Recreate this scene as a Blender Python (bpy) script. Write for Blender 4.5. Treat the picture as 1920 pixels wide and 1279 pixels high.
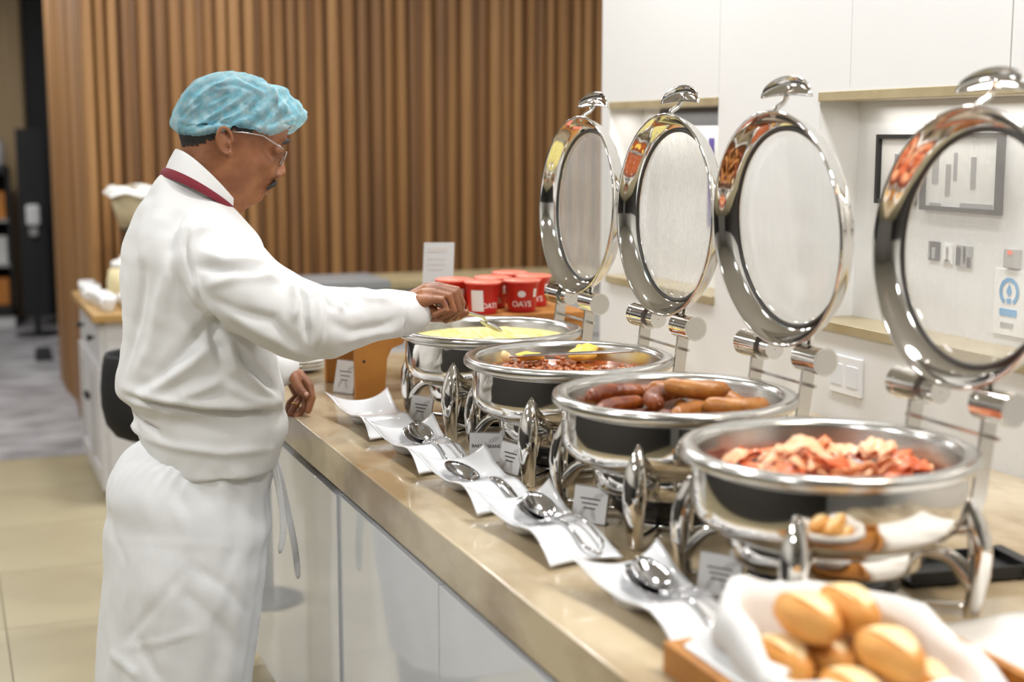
import bpy, bmesh, math, random
from mathutils import Vector, Matrix, noise
from mathutils.bvhtree import BVHTree
from mathutils.kdtree import KDTree
for o in list(bpy.data.objects): bpy.data.objects.remove(o)
SC = bpy.context.scene
COL = SC.collection
PI = math.pi
random.seed(11)
# ------------------------------------------------------------------ camera
FPX = 1920 * 50 / 36
YAW = math.radians(21.8); PITCH = math.atan((639.5 - 252) / FPX)
CAM = Vector((0, 0, 1.56))
FW = Vector((math.sin(YAW) * math.cos(PITCH), math.cos(YAW) * math.cos(PITCH), -math.sin(PITCH)))
RT = Vector((math.cos(YAW), -math.sin(YAW), 0)); UP = RT.cross(FW)
cam = bpy.data.cameras.new('camera'); co = bpy.data.objects.new('camera', cam); COL.objects.link(co)
co.matrix_world = Matrix(((RT.x, UP.x, -FW.x, CAM.x), (RT.y, UP.y, -FW.y, CAM.y), (RT.z, UP.z, -FW.z, CAM.z), (0, 0, 0, 1)))
cam.lens = 50; cam.sensor_width = 36; cam.sensor_fit = 'HORIZONTAL'; cam.clip_start = .05; cam.clip_end = 60
cam.dof.use_dof = True; cam.dof.focus_distance = 2.95; cam.dof.aperture_fstop = 2.2
SC.camera = co
# ------------------------------------------------------------------ world, exposure
w = bpy.data.worlds.new('world'); SC.world = w; w.use_nodes = True
w.node_tree.nodes['Background'].inputs[0].default_value = (.95, .97, 1, 1)
w.node_tree.nodes['Background'].inputs[1].default_value = 0
SC.view_settings.view_transform = 'Standard'; SC.view_settings.look = 'None'
SC.view_settings.gamma = 1; SC.view_settings.use_curve_mapping = False
SC.view_settings.exposure = .0
def area(name, loc, size, power, color=(.965, .98, 1.0), target=None, shape='DISK'):
    l = bpy.data.lights.new(name, 'AREA'); l.shape = shape; l.size = size; l.energy = power; l.color = color
    o = bpy.data.objects.new(name, l); COL.objects.link(o); o.location = loc
    d = (Vector(target) - Vector(loc)) if target else Vector((0, 0, -1))
    o.rotation_euler = d.to_track_quat('-Z', 'Y').to_euler(); return o
def spot(name, loc, target, power, angle, color=(1, .93, .84), blend=.5, radius=.05):
    l = bpy.data.lights.new(name, 'SPOT'); l.energy = power; l.spot_size = math.radians(angle); l.spot_blend = blend
    l.shadow_soft_size = radius; l.color = color
    o = bpy.data.objects.new(name, l); COL.objects.link(o); o.location = loc
    o.rotation_euler = (Vector(target) - Vector(loc)).to_track_quat('-Z', 'Y').to_euler(); return o
CEIL = 3.0
DOWN = [(-1.2, .6), (-1.2, 2.2), (-1.2, 4.0), (1.35, .7), (1.35, 2.0), (1.35, 3.4), (1.6, 5.2), (3.2, 5.4), (-.9, 6.6), (.0, 9.5), (-1.2, 11.5), (1.0, 6.0), (-.4, 8.2)]
for i, (x, y) in enumerate(DOWN):
    area('ceiling_downlight_%02d_offscreen' % (i + 1), (x, y, CEIL - .03), .34, 24 if i not in (3, 4, 5) else 19)
# ------------------------------------------------------------------ helpers
def px(x, y, t): return CAM + (FW + RT * ((x - 960) / FPX) - UP * ((y - 639.5) / FPX)) * t
def _ray(x, y): return FW + RT * ((x - 960) / FPX) - UP * ((y - 639.5) / FPX)
def pxY(x, y, Y): d = _ray(x, y); return CAM + d * (Y / d.y)
def pxX(x, y, X): d = _ray(x, y); return CAM + d * (X / d.x)
def pxZ(x, y, Z): d = _ray(x, y); return CAM + d * ((Z - CAM.z) / d.z)
def lerp(a, b, t): return a + (b - a) * t
def interp(tab, x):
    if x <= tab[0][0]: return tab[0][1]
    for (a, va), (b, vb) in zip(tab, tab[1:]):
        if x <= b:
            s = (x - a) / (b - a) if b > a else 0
            return va + (vb - va) * s
    return tab[-1][1]
def sinterp(tab, x):
    if x <= tab[0][0]: return tab[0][1]
    for i in range(len(tab) - 1):
        a, va = tab[i]; b, vb = tab[i + 1]
        if x <= b:
            s = (x - a) / (b - a)
            m0 = (vb - tab[i - 1][1]) / (b - tab[i - 1][0]) if i > 0 else (vb - va) / (b - a)
            m1 = (tab[i + 2][1] - va) / (tab[i + 2][0] - a) if i + 2 < len(tab) else (vb - va) / (b - a)
            h = b - a
            return (2*s**3 - 3*s**2 + 1) * va + (s**3 - 2*s**2 + s) * h * m0 + (-2*s**3 + 3*s**2) * vb + (s**3 - s**2) * h * m1
    return tab[-1][1]

class MB:
    def __init__(s): s.v = []; s.f = []
    def add(s, vs, fs):
        n = len(s.v); s.v += [Vector(p) for p in vs]; s.f += [tuple(i + n for i in f) for f in fs]; return s
    def box(s, x0, x1, y0, y1, z0, z1):
        return s.add([(x0,y0,z0),(x1,y0,z0),(x1,y1,z0),(x0,y1,z0),(x0,y0,z1),(x1,y0,z1),(x1,y1,z1),(x0,y1,z1)],
                     [(0,3,2,1),(4,5,6,7),(0,1,5,4),(1,2,6,5),(2,3,7,6),(3,0,4,7)])
    def loft(s, rings, cap=True, closed=True):
        n = len(rings[0]); vs = [p for r in rings for p in r]; fs = []
        m = n if closed else n - 1
        for i in range(len(rings) - 1):
            for j in range(m):
                k = (j + 1) % n
                fs.append((i*n+j, i*n+k, (i+1)*n+k, (i+1)*n+j))
        if cap and closed:
            fs.append(tuple(range(n - 1, -1, -1))); b = (len(rings) - 1) * n; fs.append(tuple(range(b, b + n)))
        return s.add(vs, fs)
    def lathe(s, prof, n=48, c=(0,0,0), axis='z', cap=False):
        c = Vector(c); rings = []
        for r, h in prof:
            ring = []
            for j in range(n):
                a = 2 * PI * j / n; x, y = r * math.cos(a), r * math.sin(a)
                if axis == 'z': p = Vector((x, y, h))
                elif axis == 'x': p = Vector((h, x, y))
                else: p = Vector((y, h, x))
                ring.append(c + p)
            rings.append(ring)
        return s.loft(rings, cap=cap)
    def tube(s, pts, rad, n=12, flat=1.0, up=None, round_cap=True):
        pts = [Vector(p) for p in pts]; N = len(pts)
        if not hasattr(rad, '__len__'): rad = [rad] * N
        rad = list(rad)
        T = []
        for i in range(N):
            d = pts[min(i + 1, N - 1)] - pts[max(i - 1, 0)]; T.append(d.normalized() if d.length else Vector((0, 0, 1)))
        ref = Vector(up) if up else (Vector((0, 0, 1)) if abs(T[0].z) < .9 else Vector((1, 0, 0)))
        u = (ref - T[0] * ref.dot(T[0])).normalized(); rings = []
        def ring(c, t, u, r):
            v = t.cross(u)
            return [c + u * (math.cos(2*PI*j/n) * r * flat) + v * (math.sin(2*PI*j/n) * r) for j in range(n)]
        for i in range(N):
            if i: u = (u - T[i] * u.dot(T[i])).normalized()
            if i == 0 and round_cap:
                for a in (.25, .6, .87): rings.append(ring(pts[0] - T[0] * rad[0] * math.sqrt(1 - a * a), T[0], u, rad[0] * a))
            rings.append(ring(pts[i], T[i], u, rad[i]))
        if round_cap:
            for a in (.87, .6, .25): rings.append(ring(pts[-1] + T[-1] * rad[-1] * math.sqrt(1 - a * a), T[-1], u, rad[-1] * a))
        return s.loft(rings)
    def ball(s, c, rx, ry=None, rz=None, n=16, m=10, rot=None):
        ry = ry or rx; rz = rz or rx; c = Vector(c); rings = []
        for i in range(m + 1):
            a = -PI/2 + PI * (i + .001) / (m + .002); ring = []
            for j in range(n):
                b = 2 * PI * j / n
                p = Vector((rx * math.cos(a) * math.cos(b), ry * math.cos(a) * math.sin(b), rz * math.sin(a)))
                if rot: p = rot @ p
                ring.append(c + p)
            rings.append(ring)
        return s.loft(rings)
    def xf(s, M):
        s.v = [M @ p for p in s.v]; return s
    def mesh(s, name, off=None, smooth=True):
        m = bpy.data.meshes.new(name)
        m.from_pydata([tuple(p - off) if off else tuple(p) for p in s.v], [], s.f)
        m.validate(); m.update()
        if smooth: m.polygons.foreach_set('use_smooth', [True] * len(m.polygons))
        return m
    def build(s, name, mat, parent=None, smooth=True, bevel=0, world=False, angle=None, sub=0, seg=2):
        off = parent_loc(parent) if (world and parent) else None
        o = bpy.data.objects.new(name, s.mesh(name, off, smooth or bool(bevel))); COL.objects.link(o)
        if mat: o.data.materials.append(mat)
        if parent: o.parent = parent
        if bevel:
            b = o.modifiers.new('b', 'BEVEL'); b.width = bevel; b.segments = seg; b.limit_method = 'ANGLE'; b.angle_limit = math.radians(35); b.harden_normals = True
        if sub:
            b = o.modifiers.new('s', 'SUBSURF'); b.levels = sub; b.render_levels = sub
        if angle: o.data.set_sharp_from_angle(angle=math.radians(angle))
        return o
def parent_loc(p):
    v = Vector((0, 0, 0))
    while p: v += p.location; p = p.parent
    return v
def tag(o, label=None, cat=None, group=None, kind=None):
    if label: o['label'] = label
    if cat: o['category'] = cat
    if group: o['group'] = group
    if kind: o['kind'] = kind
    return o
def thing(name, loc, label, cat, group=None, rz=0):
    o = bpy.data.objects.new(name, None); COL.objects.link(o); o.location = loc; o.rotation_euler[2] = rz; o.empty_display_size = .05
    return tag(o, label, cat, group)
def kids(o): return [c for c in bpy.data.objects if c.parent == o]
def copy_tree(o, parent=None):
    c = o.copy(); COL.objects.link(c); c.parent = parent
    for ch in kids(o): copy_tree(ch, c)
    return c
def struct(o): o['kind'] = 'structure'; return o
def union(mb, voxel, smooth=3, fac=.5):
    me = mb.mesh('tmp', None, False); o = bpy.data.objects.new('tmp', me); COL.objects.link(o)
    r = o.modifiers.new('r', 'REMESH'); r.mode = 'VOXEL'; r.voxel_size = voxel
    if smooth:
        q = o.modifiers.new('q', 'SMOOTH'); q.factor = fac; q.iterations = smooth
    dg = bpy.context.evaluated_depsgraph_get(); dg.update()
    m2 = bpy.data.meshes.new_from_object(o.evaluated_get(dg)); bpy.data.objects.remove(o); bpy.data.meshes.remove(me)
    return m2
def text_geo(s, size, bold=0):
    c = bpy.data.curves.new('t', 'FONT'); c.body = s; c.size = size; c.align_x = 'CENTER'; c.align_y = 'CENTER'; c.offset = bold
    o = bpy.data.objects.new('t', c); COL.objects.link(o)
    dg = bpy.context.evaluated_depsgraph_get(); dg.update()
    m = bpy.data.meshes.new_from_object(o.evaluated_get(dg))
    vs = [v.co.copy() for v in m.vertices]; fs = [tuple(p.vertices) for p in m.polygons]
    bpy.data.objects.remove(o); return vs, fs
# ------------------------------------------------------------------ materials
def mat(name, col, rough=.5, metal=0, noise_=None, bump=None, coat=0, spec=None, trans=0, alpha=1, sss=0):
    """noise_ = (scale, colour2, (stretch xyz), detail); bump = (scale, strength, (stretch))"""
    m = bpy.data.materials.new(name); m.use_nodes = True; nt = m.node_tree; b = nt.nodes['Principled BSDF']
    c4 = (*col, 1)
    b.inputs['Base Color'].default_value = c4; b.inputs['Roughness'].default_value = rough; b.inputs['Metallic'].default_value = metal
    if coat: b.inputs['Coat Weight'].default_value = coat; b.inputs['Coat Roughness'].default_value = .05
    if spec is not None: b.inputs['Specular IOR Level'].default_value = spec
    if trans: b.inputs['Transmission Weight'].default_value = trans
    if alpha < 1: b.inputs['Alpha'].default_value = alpha
    if sss: b.inputs['Subsurface Weight'].default_value = sss; b.inputs['Subsurface Radius'].default_value = (.012, .005, .003)
    if noise_ or bump: tc = nt.nodes.new('ShaderNodeTexCoord')
    def nz(scale, st, detail=5):
        mp = nt.nodes.new('ShaderNodeMapping'); mp.inputs['Scale'].default_value = st
        nt.links.new(tc.outputs['Object'], mp.inputs['Vector'])
        n = nt.nodes.new('ShaderNodeTexNoise'); n.inputs['Scale'].default_value = scale; n.inputs['Detail'].default_value = detail
        nt.links.new(mp.outputs[0], n.inputs['Vector']); return n
    if noise_:
        n = nz(noise_[0], noise_[2] if len(noise_) > 2 else (1, 1, 1), noise_[3] if len(noise_) > 3 else 5)
        r = nt.nodes.new('ShaderNodeValToRGB'); r.color_ramp.elements[0].position = .35; r.color_ramp.elements[1].position = .65
        r.color_ramp.elements[0].color = c4; r.color_ramp.elements[1].color = (*noise_[1], 1)
        nt.links.new(n.outputs['Fac'], r.inputs[0]); nt.links.new(r.outputs[0], b.inputs['Base Color'])
    if bump:
        n = nz(bump[0], bump[2] if len(bump) > 2 else (1, 1, 1))
        bp = nt.nodes.new('ShaderNodeBump'); bp.inputs['Strength'].default_value = bump[1]; bp.inputs['Distance'].default_value = .01
        nt.links.new(n.outputs['Fac'], bp.inputs['Height']); nt.links.new(bp.outputs[0], b.inputs['Normal'])
    return m
def emis(name, col, s):
    m = bpy.data.materials.new(name); m.use_nodes = True; nt = m.node_tree; b = nt.nodes['Principled BSDF']
    b.inputs['Emission Color'].default_value = (*col, 1); b.inputs['Emission Strength'].default_value = s; b.inputs['Base Color'].default_value = (*col, 1); return m
M = {}
M['chrome'] = mat('chrome', (.70, .68, .645), .07, 1)
M['steel'] = mat('steel', (.62, .61, .585), .22, 1, bump=(60, .03, (1, 1, 8)))
M['white_cloth'] = mat('white_cloth', (.79, .79, .785), .9, 0, bump=(900, .08), spec=.2)
M['apron_cloth'] = mat('apron_cloth', (.80, .81, .82), .9, 0, bump=(700, .1), spec=.2)
M['maroon'] = mat('maroon', (.19, .012, .025), .8)
M['skin'] = mat('skin', (.215, .076, .031), .42, 0, noise_=(18, (.34, .138, .06)), bump=(260, .15), sss=.06)
M['hand_skin'] = M['skin']
M['hair'] = mat('hair', (.012, .01, .009), .6, bump=(300, .4, (1, 1, .3)))
M['black'] = mat('black', (.012, .012, .013), .5)
M['black_gloss'] = mat('black_gloss', (.012, .012, .014), .18)
M['white_lacquer'] = mat('white_lacquer', (.70, .725, .765), .07, coat=.35)
M['white_wall'] = mat('white_wall', (.72, .72, .71), .6, bump=(60, .02))
M['porcelain'] = mat('porcelain', (.78, .79, .81), .12, coat=.5)
M['paper'] = mat('paper', (.80, .79, .76), .8)
M['marble'] = mat('marble', (.55, .455, .31), .12, 0, noise_=(4.2, (.31, .225, .125), (1, .6, 1.3), 12), coat=.25)
M['wood'] = mat('wood', (.47, .205, .04), .45, 0, noise_=(7, (.36, .14, .024), (1, 12, 1), 6))
M['slat_wood'] = mat('slat_wood', (.30, .150, .048), .55, 0, noise_=(4, (.22, .10, .030), (9, 9, .35), 6))
M['slat_wood2'] = mat('slat_wood2', (.36, .19, .068), .55, 0, noise_=(4, (.27, .13, .045), (9, 9, .35), 6))
M['slat_wood3'] = mat('slat_wood3', (.23, .11, .036), .55, 0, noise_=(4, (.17, .08, .03), (9, 9, .35), 6))
M['slat_back'] = M['slat_wood3']
# ================================================================== SETTING
XW = 1.92            # white wall plane
YS = 7.15            # front of the slatted wood wall
def tile_mat():
    return mat('floor_tile', (.41, .355, .225), .35, 0, noise_=(2.2, (.355, .30, .185), (1, 1, 1), 6), bump=(40, .02))
M['tile'] = tile_mat()
M['grout'] = mat('grout', (.27, .22, .125), .8)
fl = struct(MB().box(-4, 5, -3, YS, -.12, -.008).build('floor', M['grout'], smooth=False))
TW = .62
tile_me = None
for i in range(-3, 8):
    for j in range(-1, 12):
        x0 = i * TW + .12; y0 = j * TW + .30 - .62 * 0
        if x0 + TW < -1.2 or x0 > 2.0 or y0 + TW > YS or y0 < 1.0: continue
        if tile_me is None:
            t = MB().box(.0015, TW - .0015, .0015, TW - .0015, -.008, 0).build('tile', M['tile'], fl, smooth=False); tile_me = t.data
        else:
            t = bpy.data.objects.new('tile', tile_me); COL.objects.link(t); t.parent = fl
        t.location = (x0, y0, 0)
far = []
r = MB().box(-4, 5, -3, 1.5385, -.008, 0).box(-4, -1.7415, 1.5415, YS, -.008, 0).box(2.6015, 5, 1.5415, YS, -.008, 0).box(-1.7385, 2.5985, 7.1215, YS, -.008, 0)
tag(r.build('floor_tiling', M['tile'], fl, smooth=False), kind='stuff')
M['carpet'] = mat('carpet', (.44, .43, .44), .95, 0, noise_=(3.0, (.22, .205, .21), (1, 1.5, 1), 8), bump=(300, .5))
struct(MB().box(-4, 5, YS, 17, -.12, .004).build('floor_carpet', M['carpet'], smooth=False))
M['ceiling'] = mat('ceiling', (.66, .66, .65), .9)
struct(MB().box(-4, 5, -3, 17, CEIL, CEIL + .1).build('ceiling', M['ceiling'], smooth=False))
M['lamp_disc'] = emis('lamp_disc', (1, .93, .82), 14)
M['lamp_ring'] = mat('lamp_ring', (.7, .7, .7), .3, 1)
for i, (x, y) in enumerate(DOWN):
    d = thing('ceiling_downlight', (x, y, CEIL), 'round recessed ceiling downlight above the buffet room', 'downlight', 'ceiling downlights')
    MB().lathe([(.17, -.012), (.19, -.012), (.195, 0), (.165, 0)], 32).build('trim_ring', M['lamp_ring'], d)
    MB().lathe([(.001, -.004), (.168, -.004)], 32).build('lens', M['lamp_disc'], d)
M['pale_wall'] = mat('pale_wall', (.50, .49, .47), .7)
M['dark_wall'] = mat('dark_wall', (.035, .033, .032), .7)
M['hall_wall'] = mat('hall_wall', (.30, .295, .285), .7)
struct(MB().box(-2.1, -2.0, -3, 17, 1.45, CEIL).build('wall_left', M['pale_wall'], smooth=False))
struct(MB().box(-2.1, -1.985, -3, 17, 0, 1.45).build('wall_left_dark_reflector', M['dark_wall'], smooth=False))  # unseen dark lower wall, added so the chrome bands reflect something dark
struct(MB().box(-4, 5, -3.1, -3, 0, CEIL).build('wall_behind', M['hall_wall'], smooth=False))
M['far_wall'] = mat('far_wall', (.55, .46, .33), .7)
struct(MB().box(-4, 5, 17, 17.1, 0, CEIL).build('wall_far', M['far_wall'], smooth=False))
struct(MB().box(5, 5.1, -3, 17, 0, CEIL).build('wall_side', M['white_wall'], smooth=False))
# ---- slatted wall: front face along X at YS, left face along Y at X=.64
sw = struct(MB().box(.68, 5, YS + .06, YS + .2, 0, CEIL).box(.70, .82, YS + .06, 9.6, 0, CEIL).build('wall_slatted', M['slat_back'], smooth=False))
rs = random.Random(4)
x = .662; k = 0
SL = [M['slat_wood'], M['slat_wood2'], M['slat_wood3']]
while x < 4.9:
    wd = rs.choice((.044, .050, .056, .046)); dp = rs.choice((0, .012, .03, .0, .02)) if k else 0
    m = rs.choice(SL)
    # bullnosed slat
    prof = [(0, .075), (0, .012 + dp), (.006, .003 + dp), (.014, dp), (wd - .014, dp), (wd - .006, .003 + dp), (wd, .012 + dp), (wd, .075)]
    b = MB().loft([[Vector((x + a, YS + c, z)) for a, c in prof] for z in (0, CEIL)])
    b.build('slat', m, sw, smooth=False)
    x += wd + rs.choice((.010, .014, .020, .026)) + (.018 if k % 4 == 3 else 0); k += 1
y = YS + .06
while y < 9.4:
    wd = rs.choice((.16, .22, .12)); dp = rs.choice((0, .012, .022))
    prof = [(.71, 0), (.655 + dp + .01, 0), (.655 + dp, .012), (.655 + dp, wd - .012), (.655 + dp + .01, wd), (.71, wd)]
    MB().loft([[Vector((a, y + c, z)) for a, c in reversed(prof)] for z in (0, CEIL)]).build('slat', rs.choice(SL[:2]), sw, smooth=False)
    y += wd + .012
# ---- white wall with two niches
WT = 2.3
N2 = (.9, 2.862); N1 = (3.332, 3.99); ZS, ZT = 1.128, 1.636; XB = 2.03; YE = 4.05
wb = MB()
wb.box(XW, WT, -3, YE, 0, ZS - .022).box(XW, WT, -3, YE, ZT + .022, CEIL)
for a, b in ((-3, N2[0]), (N2[1], N1[0]), (N1[1], YE)): wb.box(XW, WT, a, b, ZS - .022, ZT + .022)
for a, b in (N2, N1): wb.box(XB, WT, a, b, ZS - .022, ZT + .022)
struct(wb.build('wall_right', M['white_wall'], smooth=False))
M['sill_stone'] = mat('sill_stone', (.42, .35, .21), .3, 0, noise_=(9, (.34, .27, .15)))
for i, (a, b) in enumerate((N2, N1)):
    struct(MB().box(XW - .012, XB, a, b, ZS - .022, ZS).build('trim_%d' % (2 * i + 1), M['sill_stone'], bevel=.002))
    struct(MB().box(XW - .006, XB, a, b, ZT, ZT + .022).build('trim_%d' % (2 * i + 2), M['sill_stone'], bevel=.002))
    # the photograph shows a bright scallop under both lintels: a light strip tucked under each
    l = area('niche_light', (XW + .05, (a + b) / 2, ZT - .012), .05, 1.2 * (b - a), (1, .97, .92), None, 'RECTANGLE').data
    l.size_y = (b - a) * .9
# thin, slightly darker upright strips on the white wall
M['wall_strip'] = mat('wall_strip', (.62, .62, .62), .8)
struct(MB().box(XW - .0008, XW + .001, 3.330, 3.332, ZT + .03, CEIL).box(XW - .0008, XW + .001, 2.744, 2.746, ZT + .03, CEIL).build('trim_5', M['wall_strip'], smooth=False))
# ---- pictures in the niche
M['frame'] = mat('frame', (.018, .017, .016), .4)
M['mount'] = mat('mount', (.80, .80, .78), .7)
M['ink'] = mat('ink', (.07, .07, .075), .7)
M['ink_grey'] = mat('ink_grey', (.33, .33, .33), .7)
def picture(y0, y1, z0, z1, label, marks, fw=.010):
    o = thing('picture_frame', (XB, (y0 + y1) / 2, z0), label, 'picture')
    X = XB - .016
    MB().box(X, XB + .001, y0, y1, z1 - fw, z1).box(X, XB + .001, y0, y1, z0, z0 + fw).box(X, XB + .001, y0, y0 + fw, z0 + fw, z1 - fw).box(X, XB + .001, y1 - fw, y1, z0 + fw, z1 - fw).build('frame', M['frame'], o, smooth=False, world=True)
    MB().box(XB - .006, XB + .001, y0 + fw, y1 - fw, z0 + fw, z1 - fw).build('mount', M['mount'], o, smooth=False, world=True)
    for (u0, u1, v0, v1) in marks:     # u measured from far (left in view) to near
        ya, yb = y1 - u0 * (y1 - y0), y1 - u1 * (y1 - y0)
        MB().box(XB - .0075, XB - .004, yb, ya, z0 + v0 * (z1 - z0), z0 + v1 * (z1 - z0)).build('drawn_stroke', M['ink_grey'], o, smooth=False, world=True)
    return o
picture(2.632, 2.770, 1.402, 1.560, 'small black framed picture with one thin grey upright mark', [(.44, .54, .25, .72)])
picture(2.352, 2.605, 1.395, 1.563, 'wide black framed picture with grey sketched figures on white', [(.12, .2, .35, .8), (.3, .36, .2, .6), (.4, .44, .4, .75), (.62, .68, .3, .7), (.1, .25, .06, .1), (.5, .9, .06, .12)])
picture(1.90, 2.10, 1.40, 1.56, 'black framed picture with two short grey strokes', [(.3, .42, .25, .7), (.6, .66, .3, .6)])
def print_(name, y0, y1, z0, z1, label, base, bits):
    o = thing(name, (XB, (y0 + y1) / 2, z0), label, 'print')
    MB().box(XB - .004, XB + .001, y0, y1, z0, z1).build('sheet', base, o, smooth=False, world=True)
    for nm, m, rects in bits:
        b = MB()
        for (u0, u1, v0, v1) in rects:
            ya, yb = y1 - u0 * (y1 - y0), y1 - u1 * (y1 - y0)
            b.box(XB - .0055, XB - .003, yb, ya, z0 + v0 * (z1 - z0), z0 + v1 * (z1 - z0))
        b.build(nm, m, o, smooth=False, world=True)
    return o
print_('photo_print', 2.545, 2.580, 1.285, 1.326, 'small dark photo print of an arched doorway on niche wall', M['ink'], [('image', M['ink_grey'], [(.35, .65, .1, .7), (.0, .15, .1, .9)])])
print_('photo_print', 2.500, 2.532, 1.282, 1.324, 'small pale photo print of a standing figure on niche wall', M['mount'], [('image', M['ink_grey'], [(.4, .6, .1, .85), (.2, .8, .05, .2)])])
print_('photo_print', 2.438, 2.488, 1.278, 1.324, 'small photo print with dark and light diagonal shapes', M['ink_grey'], [('image', M['ink'], [(.05, .3, .1, .9), (.5, .62, .2, .95), (.75, .95, .05, .5)])])
M['blue_print'] = mat('blue_print', (.06, .33, .62), .5)
M['card_grey'] = mat('card_grey', (.40, .39, .37), .5)
sw_ = thing('wall_switch', (XB, 2.31, 1.289), 'small grey wall control with a red light above blue sign', 'switch')
MB().box(XB - .012, XB + .001, 2.290, 2.332, 1.289, 1.330).build('plate', M['card_grey'], sw_, bevel=.003, world=True)
MB().box(XB - .014, XB - .011, 2.306, 2.316, 1.318, 1.325).build('indicator', emis('red_led', (.9, .08, .05), 1.2), sw_, smooth=False, world=True)
sg = thing('hygiene_sign', (XB, 2.31, 1.15), 'white notice with a round blue emblem and blue caption', 'sign')
MB().box(XB - .004, XB + .001, 2.262, 2.362, 1.150, 1.285).build('sheet', M['mount'], sg, smooth=False, world=True)
b = MB()
yc, zc = 2.316, 1.240
for a0 in range(0, 300, 12):      # open ring of the emblem, with a drop figure inside
    a, c = math.radians(a0 - 60), math.radians(a0 - 48)
    q = []
    for aa, rr in ((a, .021), (c, .021), (c, .029), (a, .029)): q.append((XB - .0055, yc - math.cos(aa) * rr, zc + math.sin(aa) * rr))
    b.add(q, [(0, 1, 2, 3)])
b.add([(XB - .0055, yc, zc + .017), (XB - .0055, yc - .008, zc), (XB - .0055, yc, zc - .010), (XB - .0055, yc + .008, zc)], [(0, 1, 2, 3)])
b.box(XB - .0055, XB - .003, yc - .006, yc + .006, zc - .024, zc - .014)
b.build('emblem', M['blue_print'], sg, smooth=False, world=True)
MB().box(XB - .0055, XB - .003, 2.292, 2.342, 1.190, 1.204).build('caption', M['blue_print'], sg, smooth=False, world=True)
MB().box(XB - .0055, XB - .003, 2.30, 2.338, 1.166, 1.176).build('small_print', M['ink_grey'], sg, smooth=False, world=True)
# ---- poster in the far niche
M['purple'] = mat('purple', (.10, .075, .30), .5)
M['poster_brown'] = mat('poster_brown', (.28, .16, .06), .5)
M['poster_dark'] = mat('poster_dark', (.08, .08, .085), .5)
po = thing('poster', (XB, 3.6, ZS), 'poster with dark header and purple and brown patches in far niche', 'poster')
MB().box(XB - .006, XB + .001, 3.345, 3.86, ZS, ZT - .004).build('sheet', M['mount'], po, smooth=False, world=True)
MB().box(XB - .008, XB - .004, 3.345, 3.86, 1.585, ZT - .004).build('header', M['poster_dark'], po, smooth=False, world=True)
MB().box(XB - .008, XB - .004, 3.41, 3.50, 1.38, 1.57).box(XB - .008, XB - .004, 3.53, 3.56, 1.30, 1.55).build('graphic', M['purple'], po, smooth=False, world=True)
MB().box(XB - .008, XB - .004, 3.345, 3.50, ZS + .02, 1.26).build('footer', M['poster_brown'], po, smooth=False, world=True)
sk = thing('wall_socket', (XW, 2.72, .965), 'white square double socket on wall behind the sausages', 'socket')
MB().box(XW - .008, XW + .001, 2.655, 2.78, .965, 1.055).build('plate', M['porcelain'], sk, bevel=.003, world=True)
MB().box(XW - .010, XW - .007, 2.665, 2.71, .985, 1.035).box(XW - .010, XW - .007, 2.725, 2.77, .985, 1.035).build('insert', M['white_lacquer'], sk, bevel=.002, world=True)
# thin suspension cord
pc = pxX(1893, 150, 1.86)
cd = thing('hanging_cord', (pc.x, pc.y, pc.z), 'thin grey cord hanging straight down by white wall', 'cord')
MB().tube([(pc.x, pc.y, pc.z), (pc.x, pc.y, CEIL)], .0012, 6).build('cord', M['card_grey'], cd, world=True)
MB().lathe([(.001, 0), (.006, .002), (.006, .016), (.001, .018)], 12, (pc.x, pc.y, pc.z - .004)).build('ferrule', M['chrome'], cd, world=True)
# ---- dark doorway wall, pilaster, fridge, dispenser at the far left
struct(MB().box(.72, 1.35, 12.9, 13.0, 0, CEIL).build('wall_dark_panel', M['black'], smooth=False))
struct(MB().box(.935, 1.03, 12.86, 12.9, 0, CEIL).build('trim_6', M['card_grey'], smooth=False))
M['pale_wood'] = mat('pale_wood', (.50, .36, .20), .5, 0, noise_=(3, (.42, .29, .15), (9, 9, .4)))
struct(MB().box(.40, .70, 12.85, 13.0, 0, CEIL).build('trim_7', M['pale_wood'], bevel=.02))
# ================================================================== BUFFET COUNTER
CF = .745; CT = .9; CY0, CY1 = .3, 4.12
for n_ in M['marble'].node_tree.nodes:
    if n_.type == 'VALTORGB': n_.color_ramp.elements[0].position = .43; n_.color_ramp.elements[1].position = .60
top = tag(MB().box(CF, XW, CY0, CY1, CT - .08, CT).build('stone_worktop', M['marble'], bevel=.004), 'long beige marble worktop carrying the chafing dishes', 'worktop')
M['recess'] = mat('recess', (.50, .48, .43), .7)
seams = [4.10, 3.586, 2.92, 2.256, 1.592, .928, .32]
LB = ['white gloss base cabinet under the bread basket', 'white gloss base cabinet below the bacon dish', 'white gloss base cabinet below the sausage dish', 'white gloss base cabinet beside the hanging apron strings', 'white gloss base cabinet reached by the resting hand', 'white gloss base cabinet at the free end of the counter']
for i, (a, b) in enumerate(zip(seams, seams[1:])):
    u = thing('base_cabinet', (.80, (a + b) / 2, 0), LB[5 - i], 'cabinet', 'base cabinets under the buffet')
    MB().box(.79, XW - .001, b, a, .10, .787).box(.83, XW - .001, b, a, .787, .82).build('carcass', M['recess'], u, smooth=False, world=True)
    dx = -.006 if i == 1 else 0
    MB().box(.765 + dx, .790, b + .002, a - .002, .105, .788).build('door', M['white_lacquer'], u, bevel=.0015, world=True)
    MB().box(.82, .84, b, a, 0, .10).build('plinth', M['steel'], u, smooth=False, world=True)
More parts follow.
